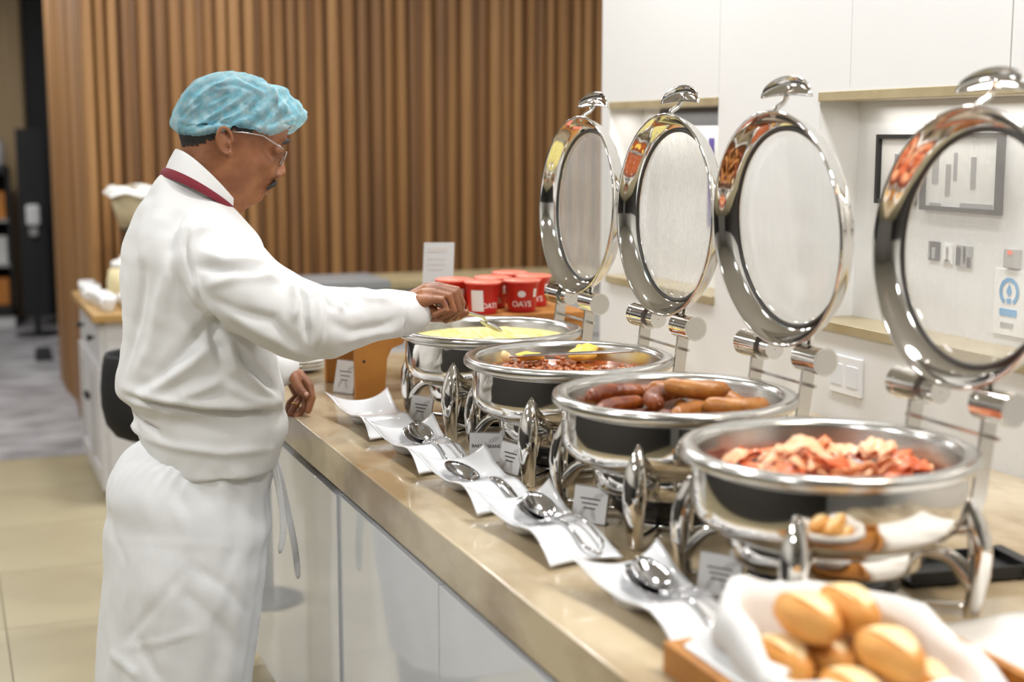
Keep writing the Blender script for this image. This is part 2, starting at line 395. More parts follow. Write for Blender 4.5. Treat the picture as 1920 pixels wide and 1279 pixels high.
# ================================================================== CHAFING DISHES
DX = 1.15; DY = [3.012, 2.57, 2.125, 1.668]
def fog_glass(name, fog, streak):
    m = bpy.data.materials.new(name); m.use_nodes = True; nt = m.node_tree; nt.nodes.clear(); L = nt.links.new
    out = nt.nodes.new('ShaderNodeOutputMaterial')
    tr = nt.nodes.new('ShaderNodeBsdfTransparent'); tr.inputs[0].default_value = (.96, .97, .97, 1)
    gl = nt.nodes.new('ShaderNodeBsdfGlossy'); gl.inputs['Roughness'].default_value = .03
    df = nt.nodes.new('ShaderNodeBsdfDiffuse'); df.inputs[0].default_value = (.9, .91, .91, 1)
    tl = nt.nodes.new('ShaderNodeBsdfTranslucent'); tl.inputs[0].default_value = (.9, .91, .91, 1)
    ad = nt.nodes.new('ShaderNodeMixShader'); L(df.outputs[0], ad.inputs[1]); L(tl.outputs[0], ad.inputs[2])
    tc = nt.nodes.new('ShaderNodeTexCoord'); mp = nt.nodes.new('ShaderNodeMapping'); mp.inputs['Scale'].default_value = (1, 1, .22)
    L(tc.outputs['Object'], mp.inputs[0]); n = nt.nodes.new('ShaderNodeTexNoise'); n.inputs['Scale'].default_value = 55; n.inputs['Detail'].default_value = 6
    L(mp.outputs[0], n.inputs[0])
    n2 = nt.nodes.new('ShaderNodeTexNoise'); n2.inputs['Scale'].default_value = 9; L(tc.outputs['Object'], n2.inputs[0])
    mr = nt.nodes.new('ShaderNodeMapRange'); mr.inputs[1].default_value = .35; mr.inputs[2].default_value = .7
    mr.inputs[3].default_value = max(0, fog - streak); mr.inputs[4].default_value = min(1, fog + streak)
    ml = nt.nodes.new('ShaderNodeMath'); ml.operation = 'ADD'; L(n.outputs['Fac'], ml.inputs[0]); L(n2.outputs['Fac'], ml.inputs[1])
    hf = nt.nodes.new('ShaderNodeMath'); hf.operation = 'MULTIPLY'; hf.inputs[1].default_value = .5; L(ml.outputs[0], hf.inputs[0])
    L(hf.outputs[0], mr.inputs[0])
    mx = nt.nodes.new('ShaderNodeMixShader'); L(mr.outputs[0], mx.inputs[0]); L(tr.outputs[0], mx.inputs[1]); L(ad.outputs[0], mx.inputs[2])
    fr0 = nt.nodes.new('ShaderNodeLayerWeight'); fr0.inputs[0].default_value = .5; fr1 = nt.nodes.new('ShaderNodeMath'); fr1.operation = 'POWER'; fr1.inputs[1].default_value = 4; L(fr0.outputs['Facing'], fr1.inputs[0]); fr = nt.nodes.new('ShaderNodeMapRange'); fr.inputs[3].default_value = .06; fr.inputs[4].default_value = .7; L(fr1.outputs[0], fr.inputs[0])
    m2 = nt.nodes.new('ShaderNodeMixShader'); L(fr.outputs[0], m2.inputs[0]); L(mx.outputs[0], m2.inputs[1]); L(gl.outputs[0], m2.inputs[2])
    L(m2.outputs[0], out.inputs[0]); return m
M['cap_steel'] = mat('cap_steel', (.62, .62, .61), .35, 1)
M['gasket'] = mat('gasket', (.05, .045, .04), .35)
def make_chafer():
    o = thing('chafing_dish', (DX, DY[0], CT), 'x', 'chafing dish', 'round steel chafing dishes on the buffet')
    # outer body: band and bowl
    MB().lathe([(.184, .205), (.191, .205), (.192, .198), (.1945, .150), (.1925, .137), (.1865, .125), (.176, .115), (.160, .106), (.135, .100), (.05, .097), (.001, .097)], 96).build('body', M['chrome'], o)
    # food pan with broad flange
    MB().lathe([(.194, .2065), (.207, .206), (.2105, .210), (.2105, .217), (.208, .2225), (.203, .2245), (.190, .2235), (.184, .220), (.1815, .212), (.180, .165), (.172, .150), (.12, .147), (.001, .146)], 96).build('food_pan', M['steel'], o)
    # fuel ring and burner
    MB().lathe([(.120, .100), (.140, .100), (.141, .097), (.139, .068), (.137, .064), (.128, .064), (.126, .068), (.120, .099)], 72).build('support_ring', M['chrome'], o)
    bn = MB().lathe([(.001, .064), (.105, .064), (.112, .058), (.108, .028), (.095, .016), (.06, .012), (.001, .012)], 48).build('burner_pot', M['black_gloss'], o)
    MB().lathe([(.104, .0645), (.113, .0645), (.114, .060), (.113, .056), (.104, .056)], 48).build('burner_collar', M['chrome'], bn)
    pl = MB().lathe([(.001, .012), (.085, .012), (.088, .009), (.088, .0), (.001, .0)], 40).build('base_plate', M['steel'], o)
    for k in range(4):
        a = PI / 4 + k * PI / 2
        R = Matrix.Rotation(a, 4, 'Z'); b = MB()
        # tusk: sections (radius, z, radial half, tangential half)
        S = [(.2045, .000, .012, .0125), (.2055, .006, .0125, .013), (.209, .03, .0135, .0145), (.2125, .06, .0155, .0175), (.213, .085, .0165, .0195), (.2105, .110, .0165, .0195), (.206, .132, .014, .0165), (.200, .150, .010, .0115), (.1955, .162, .006, .0062), (.192, .170, .0015, .0015)]
        rings = []
        for r, z, dr, dt in S:
            rings.append([Vector((r + dr * math.cos(q), dt * math.sin(q), z)) for q in [2 * PI * j / 20 for j in range(20)]])
        b.loft(rings)
        # arm arching in to the support ring
        pts = []; rad = []
        for t in range(11):
            q = t / 10
            r0 = lerp(.207, .137, q); z0 = .040 + .044 * math.sin(min(1, q * 1.45) * PI / 2)
            pts.append((r0, 0, z0)); rad.append(lerp(.0135, .0085, q))
        b.tube(pts, rad, 14, up=(0, 1, 0))
        # shoulder cradle up to the bowl
        b.tube([(.205, 0, .128), (.192, 0, .122), (.178, 0, .118)], [.012, .009, .006], 12, up=(0, 1, 0))
        b.xf(R); b.build('leg', M['chrome'], o)
        s = MB().tube([(.19, 0, .012), (.08, 0, .006)], .0045, 8); s.tube([(.205, 0, .014), (.185, 0, .011)], .005, 8); s.xf(R); s.build('stretcher', M['chrome'], o)
    # rear hinge
    for s in (-1, 1):
        y = .082 * s
        b = MB()
        for w0 in (0,):
            P = [(.188, .105), (.200, .150), (.2135, .262), (.216, .280)]
            b.loft([[Vector((x - .013, y - .003, z)), Vector((x + .013, y - .003, z)), Vector((x + .013, y + .003, z)), Vector((x - .013, y + .003, z))] for x, z in P])
        b.build('hinge_bracket', M['steel'], o, bevel=.001)
        y0 = .072 * s if s > 0 else -.072
        hbp = (.2155, .096 * s, .281)
        hbl = MB().lathe([(.0225, -.0345), (.0245, -.0345), (.0245, -.022), (.0238, -.021), (.0238, .019), (.0245, .020), (.0245, .0345), (.0225, .0345)], 40, hbp, 'y', cap=True).build('hinge_barrel', M['chrome'], o, angle=30)
        for e in (-1, 1): MB().lathe([(.0005, e * .0352), (.0215, e * .0352), (.0215, e * .033)], 40, hbp, 'y').build('end_cap', M['cap_steel'], hbl, angle=30)
        if s > 0: MB().lathe([(.001, -.020), (.0185, -.020), (.0185, .006), (.011, .006), (.011, .012), (.001, .012)], 32, (.2155, .096 * s - .048, .281), 'y').build('hinge_pin', M['chrome'], o, angle=30)
        MB().tube([(.216, .080 * s, .290), (.219, .076 * s, .305), (.224, .072 * s, .318)], .005, 10).build('lid_post', M['chrome'], o)
    MB().box(.211, .217, -.105, .105, .232, .238).build('cross_bar', M['steel'], o, bevel=.001)
    # lid, standing open; its axis is X, opening faces -X
    lid = bpy.data.objects.new('lid', MB().lathe([(.2005, .206), (.2028, .2045), (.2050, .206), (.2055, .210), (.2035, .2135), (.2015, .216), (.1985, .226), (.194, .236), (.188, .243), (.182, .246), (.175, .247), (.1705, .2445), (.1705, .241), (.174, .2395), (.180, .237), (.187, .231), (.194, .2175), (.1985, .208), (.2005, .206)], 128, (0, 0, .503), 'x').mesh('lid'))
    COL.objects.link(lid); lid.parent = o; lid.data.materials.append(M['chrome'])
    MB().lathe([(.1755, .2395), (.1760, .2372), (.1735, .2355), (.1695, .2362), (.168, .240)], 96, (0, 0, .503), 'x').build('gasket', M['gasket'], lid)
    pr = [(.1735, .2420)]
    for t in range(1, 9): pr.append((.1735 * math.cos(t / 8 * PI / 2) + .0005, .2420 + .020 * math.sin(t / 8 * PI / 2)))
    MB().lathe(pr, 72, (0, 0, .503), 'x').build('glass', M['glass'], lid)
    hb = MB().tube([(.214, 0, .700), (.222, 0, .712), (.234, 0, .719), (.241, 0, .729), (.245, 0, .742)], [.0055, .005, .0045, .005, .005], 12)
    hb.build('handle_stem', M['chrome'], lid)
    rings = []
    for i in range(25):
        u = -1 + i / 12; y = .078 * u; zb = .732 - .004 * u * u; h = .030 * math.sqrt(max(0, 1 - u * u)) + .003; cv = .014 * (1 - u * u)
        top_ = []; bot = []
        for j in range(9):
            q = j / 8
            top_.append(Vector((.238 + cv * math.sin(q * PI * .8), y, zb + h * q)))
            bot.append(Vector((.2425 + cv * math.sin(q * PI * .8), y, zb + h * q - .0005)))
        rings.append(top_ + bot[::-1])
    MB().loft(rings).build('handle', M['chrome'], lid)
    return o
M['glass'] = fog_glass('lid_glass', .22, .10)
GL = [fog_glass('lid_glass_a', .45, .06), fog_glass('lid_glass_b', .38, .36), fog_glass('lid_glass_c', .46, .03), fog_glass('lid_glass_d', .30, .03)]
ch0 = make_chafer(); CH = [ch0] + [copy_tree(ch0) for _ in range(3)]
CL = ['open round steel chafing dish of pale yellow scrambled egg with raised glass lid', 'open round steel chafing dish holding beans in red sauce, streaky wet lid', 'open round steel chafing dish full of glazed brown sausages', 'open round steel chafing dish heaped with red bacon rashers']
LEAN = [2.5, 1.0, -3.5, 3.2]
for o, y, l, g in zip(CH, DY, CL, GL):
    o.location = (DX, y, CT); o['label'] = l
    for c in kids(o):
        if c.name.startswith('lid') and not c.name.startswith('lid_post'):
            c.matrix_local = Matrix.Translation((.2155 - .006, 0, .281 - .006)) @ Matrix.Rotation(math.radians(LEAN[CH.index(o)]), 4, 'Y') @ Matrix.Translation((-.2155, 0, -.281))
            for d in kids(c):
                if d.name.startswith('glass'): d.data = d.data.copy(); d.data.materials[0] = g
# ================================================================== FOOD
M['egg'] = mat('egg', (.60, .51, .14), .45, 0, noise_=(30, (.68, .60, .25)), bump=(60, .5), sss=.1)
M['egg_pale'] = mat('egg_pale', (.78, .71, .42), .5, sss=.1)
M['sauce'] = mat('sauce', (.33, .055, .014), .22, 0, noise_=(60, (.45, .12, .03)), coat=.3)
M['bean'] = mat('bean', (.40, .13, .04), .25, coat=.3)
M['omelette'] = mat('omelette', (.90, .52, .03), .45, 0, noise_=(25, (.92, .66, .16)), bump=(60, .3))
M['potato'] = mat('potato', (.82, .62, .28), .45, 0, noise_=(20, (.88, .72, .4)))
M['sausage_a'] = mat('sausage_a', (.12, .020, .005), .27, 0, noise_=(30, (.30, .075, .014)), bump=(120, .25), coat=.08)
M['sausage_b'] = mat('sausage_b', (.30, .095, .016), .27, 0, noise_=(30, (.48, .20, .042)), bump=(120, .25), coat=.08)
M['bacon_red'] = mat('bacon_red', (.64, .095, .024), .35, 0, noise_=(28, (.80, .25, .09), (1, 1, 4)), coat=.2)
M['bacon_pink'] = mat('bacon_pink', (.85, .41, .20), .4, 0, noise_=(24, (.90, .56, .36)), coat=.2)
def bumpy_disc(r, zc, amp, sc, seed, cx, cy, n=64, m=22):
    b = MB(); rings = []
    for i in range(m + 1):
        rr = r * i / m + .0005; ring = []
        for j in range(n):
            a = 2 * PI * j / n; x, y = rr * math.cos(a), rr * math.sin(a)
            e = 1 - (i / m) ** 6
            z = zc + amp * noise.turbulence(Vector((x * sc + seed, y * sc, seed)), 3, False) * e
            ring.append(Vector((cx + x, cy + y, z)))
        rings.append(ring)
    b.loft(rings, cap=False); return b
# dish 1: scrambled egg
eg = thing('scrambled_egg', (DX, DY[0], CT + .16), 'layer of soft pale yellow scrambled egg filling the pan', 'egg'); eg['kind'] = 'stuff'
bumpy_disc(.1795, CT + .200, .016, 26, 3, DX, DY[0]).build('egg_mass', M['egg'], eg, world=True)
for i, (x, y) in enumerate(((-.05, -.13), (.03, -.135))):
    b = MB().ball((DX + x, DY[0] + y, CT + .212), .017, .013, .011, 14, 9)
    b.v = [p + Vector(noise.noise_vector(p * 70)) * .004 for p in b.v]
    b.build('egg_curd', M['egg_pale'], eg, world=True)
# dish 2: beans in sauce with a dividing bar and yellow pieces
bs = thing('baked_beans', (DX, DY[1], CT + .16), 'beans in glossy red brown sauce in the nearer part of the pan', 'beans'); bs['kind'] = 'stuff'
b = MB(); rr = random.Random(5)
bb = bumpy_disc(.179, CT + .186, .006, 60, 9, DX, DY[1]); 
bb.build('sauce', M['sauce'], bs, world=True)
for i in range(240):
    a = rr.uniform(0, 2 * PI); q = .172 * math.sqrt(rr.random()); x, y = q * math.cos(a), q * math.sin(a)
    if x > .05 and y > .02: continue
    R = Matrix.Rotation(rr.uniform(0, PI), 3, 'Z')
    b.ball((DX + x, DY[1] + y, CT + .189 + rr.uniform(-.001, .003)), .0068, .0045, .004, 8, 5, R)
b.build('beans', M['bean'], bs, world=True)
dv = thing('serving_ladle', (DX, DY[1], CT + .2), 'long steel serving blade lying across the bean pan', 'ladle')
def inside(p, rmax):
    v = Vector((p.x - DX, p.y - DY[1], 0)); f = min(1, rmax / v.length); return Vector((DX + v.x * f, DY[1] + v.y * f, p.z))
p0 = inside(pxZ(955, 672, CT + .205), .160); p1 = inside(pxZ(1222, 658, CT + .214), .164)
d = (p1 - p0).normalized(); nrm = Vector((-d.y, d.x, 0))
rings = []
for t in (0, .04, .3, .7, .96, 1):
    c = p0.lerp(p1, t); wv = interp([(0, .002), (.04, .008), (.3, .011), (.7, .014), (.96, .016), (1, .010)], t)
    rings.append([c + nrm * wv + Vector((0, 0, .004)), c + Vector((0, 0, .0005)), c - nrm * wv + Vector((0, 0, .004)), c - nrm * wv + Vector((0, 0, .0055)), c + Vector((0, 0, .0025)), c + nrm * wv + Vector((0, 0, .0055))])
MB().loft(rings).build('blade', M['steel'], dv, world=True)
def lump(name, p, r, m, label, cat, rot=(0, 0, 0), group=None, amp=.7, sc=55):
    R = Matrix.Rotation(rot[2], 3, 'Z') @ Matrix.Rotation(rot[1], 3, 'Y') @ Matrix.Rotation(rot[0], 3, 'X')
    b = MB().ball((0, 0, 0), *r, n=24, m=14, rot=R)
    b.v = [v + v.normalized() * (noise.noise((v + Vector(p)) * sc) * amp * min(r)) for v in b.v]
    o = b.build(name, m); o.location = p
    return tag(o, label, cat, group)
lump('potato_slice', inside(pxZ(901, 664, CT + .204), .158), (.015, .006, .013), M['potato'], 'pale potato slice propped at the bean pan rim', 'potato', (0, .5, .4))
lump('omelette_piece', pxZ(992, 668, CT + .205), (.036, .015, .009), M['omelette'], 'flat yellow omelette strip beside the pale potato slice', 'omelette', (0, .1, .1))
lump('omelette_piece', pxZ(1092, 660, CT + .208), (.036, .020, .016), M['omelette'], 'bright yellow folded omelette piece behind the steel blade', 'omelette', (0, -.1, .2))
# dish 3: sausages, pushed apart so that they lie against each other
import numpy as np
A_, B_ = M['sausage_a'], M['sausage_b']
GA = 'dark glossy glazed sausage lying in the pan of sausages'; GB = 'light golden brown sausage lying in the pan of sausages'
SS = [(-.09, .02, .19, .5, .10, .012, .016, A_), (-.04, .07, .188, 1.2, .10, .014, .016, A_), (-.05, -.03, .188, -.4, .095, .012, .016, A_), (-.02, .0, .212, .9, .10, .016, .016, A_),
      (-.075, .055, .212, .2, .095, .018, .0155, A_), (.02, -.06, .189, .3, .095, .012, .016, B_), (.00, -.11, .187, 0, .095, .01, .016, B_), (.07, -.02, .187, 1.4, .10, .012, .016, B_),
      (.03, .03, .212, -.8, .095, .018, .016, B_), (.02, -.035, .213, 2.4, .085, .015, .016, B_), (.09, .07, .187, .6, .095, .012, .016, B_), (.02, .11, .187, 2.9, .095, .012, .016, A_),
      (.115, -.055, .189, .4, .09, .012, .0155, B_), (.065, -.085, .212, 2.7, .08, .012, .0155, B_), (.100, .0, .214, -.95, .085, .006, .0155, B_)]
HB = [(-.140, .040, .192), (-.118, -.080, .192)]
ITEM = []          # (spheres around the centre, radius)
for k, (x, y, z, ang, ln, bd_, r, m) in enumerate(SS):
    R = Matrix.Rotation(ang, 3, 'Z') @ Matrix.Rotation(.36 if k == 14 else 0, 3, 'Y')
    qs = [-1 + i / 4 for i in range(9)]
    ITEM.append((np.array([tuple(R @ Vector((q * (ln / 2 + .002), bd_ * (1 - q * q), 0))) for q in qs]), r + .0003))
for x, y, z in HB: ITEM.append((np.array([(0, 0, 0), (.018, 0, 0), (-.018, 0, 0), (0, .014, 0), (0, -.014, 0), (.012, .010, 0), (-.012, -.010, 0), (.012, -.010, 0), (-.012, .010, 0)]), .0115))
PC = np.array([t[:3] for t in SS] + HB, dtype=float)
for it in range(260):
    mv = np.zeros_like(PC)
    for i in range(len(PC)):
        Pi, ri = ITEM[i]
        for j in range(i + 1, len(PC)):
            dc = PC[i] - PC[j]
            if dc @ dc > .15 ** 2: continue
            Pj, rj = ITEM[j]
            D = (PC[i] + Pi)[:, None, :] - (PC[j] + Pj)[None, :, :]
            d = np.sqrt((D ** 2).sum(2)); k = np.unravel_index(d.argmin(), d.shape); pen = ri + rj - d[k]
            if pen > 0:
                nn_ = D[k] / max(d[k], 1e-6); nn_ = nn_ + np.array((0, 0, .25 if dc[2] > 0 else -.25)); nn_ /= np.linalg.norm(nn_)
                mv[i] += nn_ * pen * .45; mv[j] -= nn_ * pen * .45
    PC += mv; PC[:, 2] -= .00025 if it < 200 else 0
    for i in range(len(PC)):
        Pi, ri = ITEM[i]; W = PC[i] + Pi; rad = np.hypot(W[:, 0], W[:, 1]); k = rad.argmax(); ex = rad[k] - (.1775 - ri - .001)
        if ex > 0: PC[i, :2] -= W[k, :2] / rad[k] * ex
        lo = (PC[i] + Pi)[:, 2].min()
        if lo < .184: PC[i, 2] += .184 - lo
def sausage(x, y, z, ang, ln, bend, r, m, tilt=0, lab=None):
    pts = []
    for i in range(11):
        q = -1 + i / 5; pts.append(Vector((q * ln / 2, bend * (1 - q * q), 0)))
    b = MB().tube(pts, [r * (.80 + .2 * math.cos((-1 + i / 5) * 1.1)) for i in range(11)], 16)
    o = thing('sausage', (DX + x, DY[2] + y, CT + z), lab, 'sausage', 'sausages in the pan')
    o.rotation_euler = (0, tilt, ang)
    b.v = [v + Vector((0, 0, noise.noise((v + Vector((x, y, z))) * 60) * .0008)) for v in b.v]
    b.build('casing', m, o)
    for s in (-1, 1):
        e = pts[0 if s < 0 else -1]; d_ = (e - pts[1 if s < 0 else -2]).normalized()
        MB().tube([e + d_ * (r * .5), e + d_ * (r * .87 + .001)], .0032, 8).build('knot', m, o)
for k, (x, y, z, ang, ln, bd_, r, m) in enumerate(SS):
    p = PC[k]
    sausage(p[0], p[1], p[2], ang, ln, bd_, r, m, .36 if k == 14 else 0, 'tilted golden brown sausage leaning on the others towards the hinged side of pan' if k == 14 else (GA if m is A_ else GB))
for k in range(2):
    p = PC[len(SS) + k]
    lump('hash_brown', (DX + p[0], DY[2] + p[1], CT + p[2]), (.028, .023, .010), M['potato'], 'small pale golden hash brown at the edge of the sausage pan', 'hash brown', (0, 0, 0), 'hash browns beside the sausages', .3)
MB().lathe([(.001, CT + .178), (.176, CT + .178), (.179, CT + .170)], 48, (DX, DY[2], 0)).build('pan_juices', mat('juices', (.12, .04, .012), .12), CH[2], world=True)
# dish 4: bacon
CELL = .0025; HN = 150; HF = np.full((HN, HN), .1746)      # running height of the heap above the worktop
def cell(x, y): return min(HN - 1, max(0, int((x + .1875) / CELL))), min(HN - 1, max(0, int((y + .1875) / CELL)))
def rasher(x, y, ang, ln, wd, amp, frq, ph, m, lab):
    nx, ny = 26, 7; ca, sa = math.cos(ang), math.sin(ang); XY = np.zeros((nx, ny, 2))
    for i in range(nx):
        q = -1 + 2 * i / (nx - 1)
        for j in range(ny):
            s = -1 + 2 * j / (ny - 1); u = q * ln / 2; v = s * wd / 2 * (1 + .12 * math.sin(q * 7 + ph)) * (1 - .25 * q ** 6) + .006 * math.sin(q * 3 + ph)
            XY[i, j] = (x + u * ca - v * sa, y + u * sa + v * ca)
    for _ in range(6):       # keep inside the pan
        rad = np.hypot(XY[..., 0], XY[..., 1]); k = np.unravel_index(rad.argmax(), rad.shape)
        if rad[k] > .172: XY -= XY[k] / rad[k] * (rad[k] - .172)
    h = np.zeros((nx, ny))
    for i in range(nx):
        for j in range(ny):
            a_, b_ = cell(*XY[i, j]); h[i, j] = HF[max(0, a_ - 1):a_ + 2, max(0, b_ - 1):b_ + 2].max()
    F = XY.reshape(-1, 2); D = np.sqrt(((F[:, None] - F[None]) ** 2).sum(2))
    h = (h.reshape(-1)[None] - 1.0 * D).max(1).reshape(nx, ny)          # stiff sheet lying on what is below
    for i in range(nx):
        q = -1 + 2 * i / (nx - 1)
        for j in range(ny):
            s = -1 + 2 * j / (ny - 1)
            h[i, j] += amp * (.5 + .5 * math.sin(q * frq + ph)) + .0012 * (1 + math.sin(q * 9 + s * 2 + ph)) + .006 * max(0, abs(q) - .75) + .0015 * s * s + .0006
    T = .0022; c0 = XY[nx // 2, ny // 2]; org = Vector((DX + c0[0], DY[3] + c0[1], CT + float(h.min())))
    bot = [Vector((DX + XY[i, j, 0], DY[3] + XY[i, j, 1], CT + h[i, j])) - org for i in range(nx) for j in range(ny)]; top_ = [p + Vector((0, 0, T)) for p in bot]
    for i in np.arange(0, nx - 1, .25):
        for j in np.arange(0, ny - .999, .25):
            i0, j0 = int(min(i, nx - 2)), int(min(j, ny - 2)); fi, fj = i - i0, j - j0
            w4 = ((1 - fi) * (1 - fj), fi * (1 - fj), (1 - fi) * fj, fi * fj); id4 = ((i0, j0), (i0 + 1, j0), (i0, j0 + 1), (i0 + 1, j0 + 1))
            xx = sum(w_ * XY[k][0] for w_, k in zip(w4, id4)); yy = sum(w_ * XY[k][1] for w_, k in zip(w4, id4)); hh = max(h[k] for k in id4) + T
            a_, b_ = cell(xx, yy); HF[a_, b_] = max(HF[a_, b_], hh)
    vs = top_ + bot; fs = []; K = nx * ny
    for i in range(nx - 1):
        for j in range(ny - 1):
            a = i * ny + j
            fs += [(a, a + ny, a + ny + 1, a + 1), (K + a, K + a + 1, K + a + ny + 1, K + a + ny)]
    for i in range(nx - 1):
        a = i * ny; fs.append((a, K + a, K + a + ny, a + ny)); a = i * ny + ny - 1; fs.append((a, a + ny, K + a + ny, K + a))
    for j in range(ny - 1):
        fs.append((j, j + 1, K + j + 1, K + j)); a = (nx - 1) * ny + j; fs.append((a, K + a, K + a + 1, a + 1))
    o = MB().add(vs, fs).build('bacon_rasher', m); o.location = org
    tag(o, lab, 'bacon', 'bacon rashers in the pan')
rb = random.Random(8)
for i in range(46):
    a = i * 2.4; q = .157 * math.sqrt((i * 17 % 46 + .5) / 46); x, y = q * math.cos(a), q * math.sin(a)
    red = rb.random() < .55; ln = rb.uniform(.060, .088); ang = rb.uniform(0, PI)
    if q > .10: ln = min(ln, .075); ang = a + PI / 2 + rb.uniform(-.5, .5)
    rasher(x, y, ang, ln, rb.uniform(.024, .033), rb.uniform(.002, .0045), rb.uniform(3, 6), rb.uniform(0, 6), M['bacon_red'] if red else M['bacon_pink'],
           'wavy dark red bacon rasher heaped in the steel pan' if red else 'wavy pale pink bacon rasher heaped in the steel pan')
MB().lathe([(.001, CT + .174), (.177, CT + .174), (.1785, CT + .164)], 48, (DX, DY[3], 0)).build('bacon_fat', mat('fat', (.40, .10, .05), .2), CH[3], world=True)
# ================================================================== SPOON RESTS AND UTENSILS
PL = .33; PX = .895
ZP = [(0, .034), (.12, .022), (.25, .010), (.36, .0085), (.48, .016), (.6, .030), (.7, .037), (.8, .031), (.9, .018), (1, .006)]
KP = [(0, .022), (.15, .026), (.35, .022), (.55, .006), (.7, -.002), (1, -.001)]
WP = [(0, .078), (.15, .071), (.4, .062), (.65, .055), (.85, .056), (1, .062)]
def rest_z(v, u): return sinterp(ZP, v) + sinterp(KP, v) * abs(u) ** 2.3
def make_rest():
    nu, nv = 17, 40; T = []; B = []
    for i in range(nv + 1):
        v = i / nv
        for j in range(nu):
            u = -1 + 2 * j / (nu - 1); w_ = sinterp(WP, v)
            # concave far edge: the middle of the far edge is drawn in
            y = PL / 2 - PL * v - (.030 * (1 - u * u) if True else 0) * max(0, 1 - v * 4) + .012 * (1 - u * u) * max(0, v * 5 - 4)
            z = rest_z(v, u)
            T.append(Vector((u * w_, y, z + .0035))); B.append(Vector((u * w_ * .985, y * .99, z)))
    K = len(T); fs = []
    for i in range(nv):
        for j in range(nu - 1):
            a = i * nu + j; fs += [(a, a + nu, a + nu + 1, a + 1), (K + a, K + a + 1, K + a + nu + 1, K + a + nu)]
    for i in range(nv):
        a = i * nu; fs.append((a, K + a, K + a + nu, a + nu)); a += nu - 1; fs.append((a, a + nu, K + a + nu, K + a))
    for j in range(nu - 1):
        fs.append((j, j + 1, K + j + 1, K + j)); a = nv * nu + j; fs.append((a, K + a, K + a + 1, a + 1))
    b = MB().add(T + B, fs)
    return b
rest_b = make_rest()
foot = MB().lathe([(.030, 0), (.036, 0), (.044, .010), (.046, .016), (.034, .016)], 32, (0, PL / 2 - PL * .33, 0)).lathe([(.001, .006), (.034, .006)], 32, (0, PL / 2 - PL * .33, 0))
RY = [3.24 - PL / 2, 2.90 - PL / 2, 2.575 - PL / 2, 2.255 - PL / 2, 1.845 - PL / 2]
RL = ['empty wavy white porcelain spoon rest nearest the wooden riser', 'wavy white porcelain spoon rest carrying tongs beside first menu card', 'wavy white porcelain spoon rest carrying a single serving spoon', 'wavy white porcelain spoon rest with tongs before the sausage dish', 'wavy white porcelain spoon rest with tongs next to the bread']
rm = None
for y, l in zip(RY, RL):
    o = thing('spoon_rest', (PX, y, CT), l, 'spoon rest', 'wavy white spoon rests along the worktop')
    if rm is None:
        rm = rest_b.build('dish', M['porcelain'], o); fm = foot.build('foot', M['porcelain'], o)
    else:
        for s in (rm, fm):
            c = s.copy(); COL.objects.link(c); c.parent = o
M['spoon_steel'] = mat('spoon_steel', (.55, .55, .56), .10, 1)
def spoon_head(b, cx, v0, ln, wd, dz=0, yaw=0, lift=.006):
    """bowl of a spoon lying in the rest around v0"""
    rings_t = []; n = 20; R = Matrix.Rotation(yaw, 3, 'Z'); cy = PL / 2 - PL * v0
    zc = rest_z(v0, cx / .062) + lift + dz; T = []; B = []
    for i in range(7):
        q = (i + .01) / 6
        for j in range(n):
            a = 2 * PI * j / n
            ex = wd / 2 * q * math.cos(a); ey = ln / 2 * q * math.sin(a) * (1.08 if math.sin(a) > 0 else .95)
            p = R @ Vector((ex, ey, 0)); z = zc + .013 * q * q + .22 * ey
            T.append(Vector((cx + p.x, cy + p.y, z + .0012))); B.append(Vector((cx + p.x, cy + p.y, z)))
    K = len(T); fs = []
    for i in range(6):
        for j in range(n):
            k = (j + 1) % n; a, c = i * n + j, i * n + k
            fs += [(a, a + n, c + n, c), (K + a, K + c, K + c + n, K + a + n)]
    for j in range(n):
        k = (j + 1) % n; fs.append((6 * n + j, K + 6 * n + j, K + 6 * n + k, 6 * n + k))
    b.add(T + B, fs)
def rest_path(x0, x1, v0, v1, lift, n=16):
    out = []
    for i in range(n):
        t = i / (n - 1); v = lerp(v0, v1, t); x = lerp(x0, x1, t)
        out.append(Vector((x, PL / 2 - PL * v, max(rest_z(min(v, 1), x / .06), 0) + .0035 + lift)))
    return out
def tongs(y, label, xo=.012, seed=0):
    o = thing('serving_tongs', (PX, y, CT), label, 'tongs', 'steel serving tongs in the spoon rests')
    b = MB(); spoon_head(b, xo - .003, .31, .092, .052, .004, .10); b.build('spoon_jaw', M['spoon_steel'], o)
    b = MB(); spoon_head(b, xo + .006, .305, .090, .050, .012, -.06); b.build('spoon_jaw', M['spoon_steel'], o)
    for s, lf in ((-1, .006), (1, .012)):
        pts = rest_path(xo + .003, xo + .002, .41, .50, lf, 4) + rest_path(xo + s * .012, xo + s * .016 + .01, .58, .92, lf, 10) + rest_path(xo + s * .008 + .012, xo + .013, .96, .985, lf, 3)
        MB().tube(pts, .0026, 8).build('arm', M['spoon_steel'], o)
    p = rest_path(xo, xo, .46, .46, .010, 2)[0]
    MB().ball(p, .008, .012, .004, 14, 8).build('pivot', M['spoon_steel'], o)
    return o
tongs(RY[1], 'steel tongs with spoon jaws lying in second spoon rest by wooden riser end')
tongs(RY[3], 'steel tongs with spoon jaws lying before the sausage dish')
tongs(RY[4], 'steel tongs with spoon jaws lying next to the bread')
o = thing('serving_spoon', (PX, RY[2], CT), 'polished steel serving spoon with broad tapered handle', 'spoon')
b = MB(); spoon_head(b, -.010, .34, .090, .052, .004, .25); b.build('bowl', M['spoon_steel'], o)
pp = rest_path(-.004, .020, .45, .93, .004, 14)
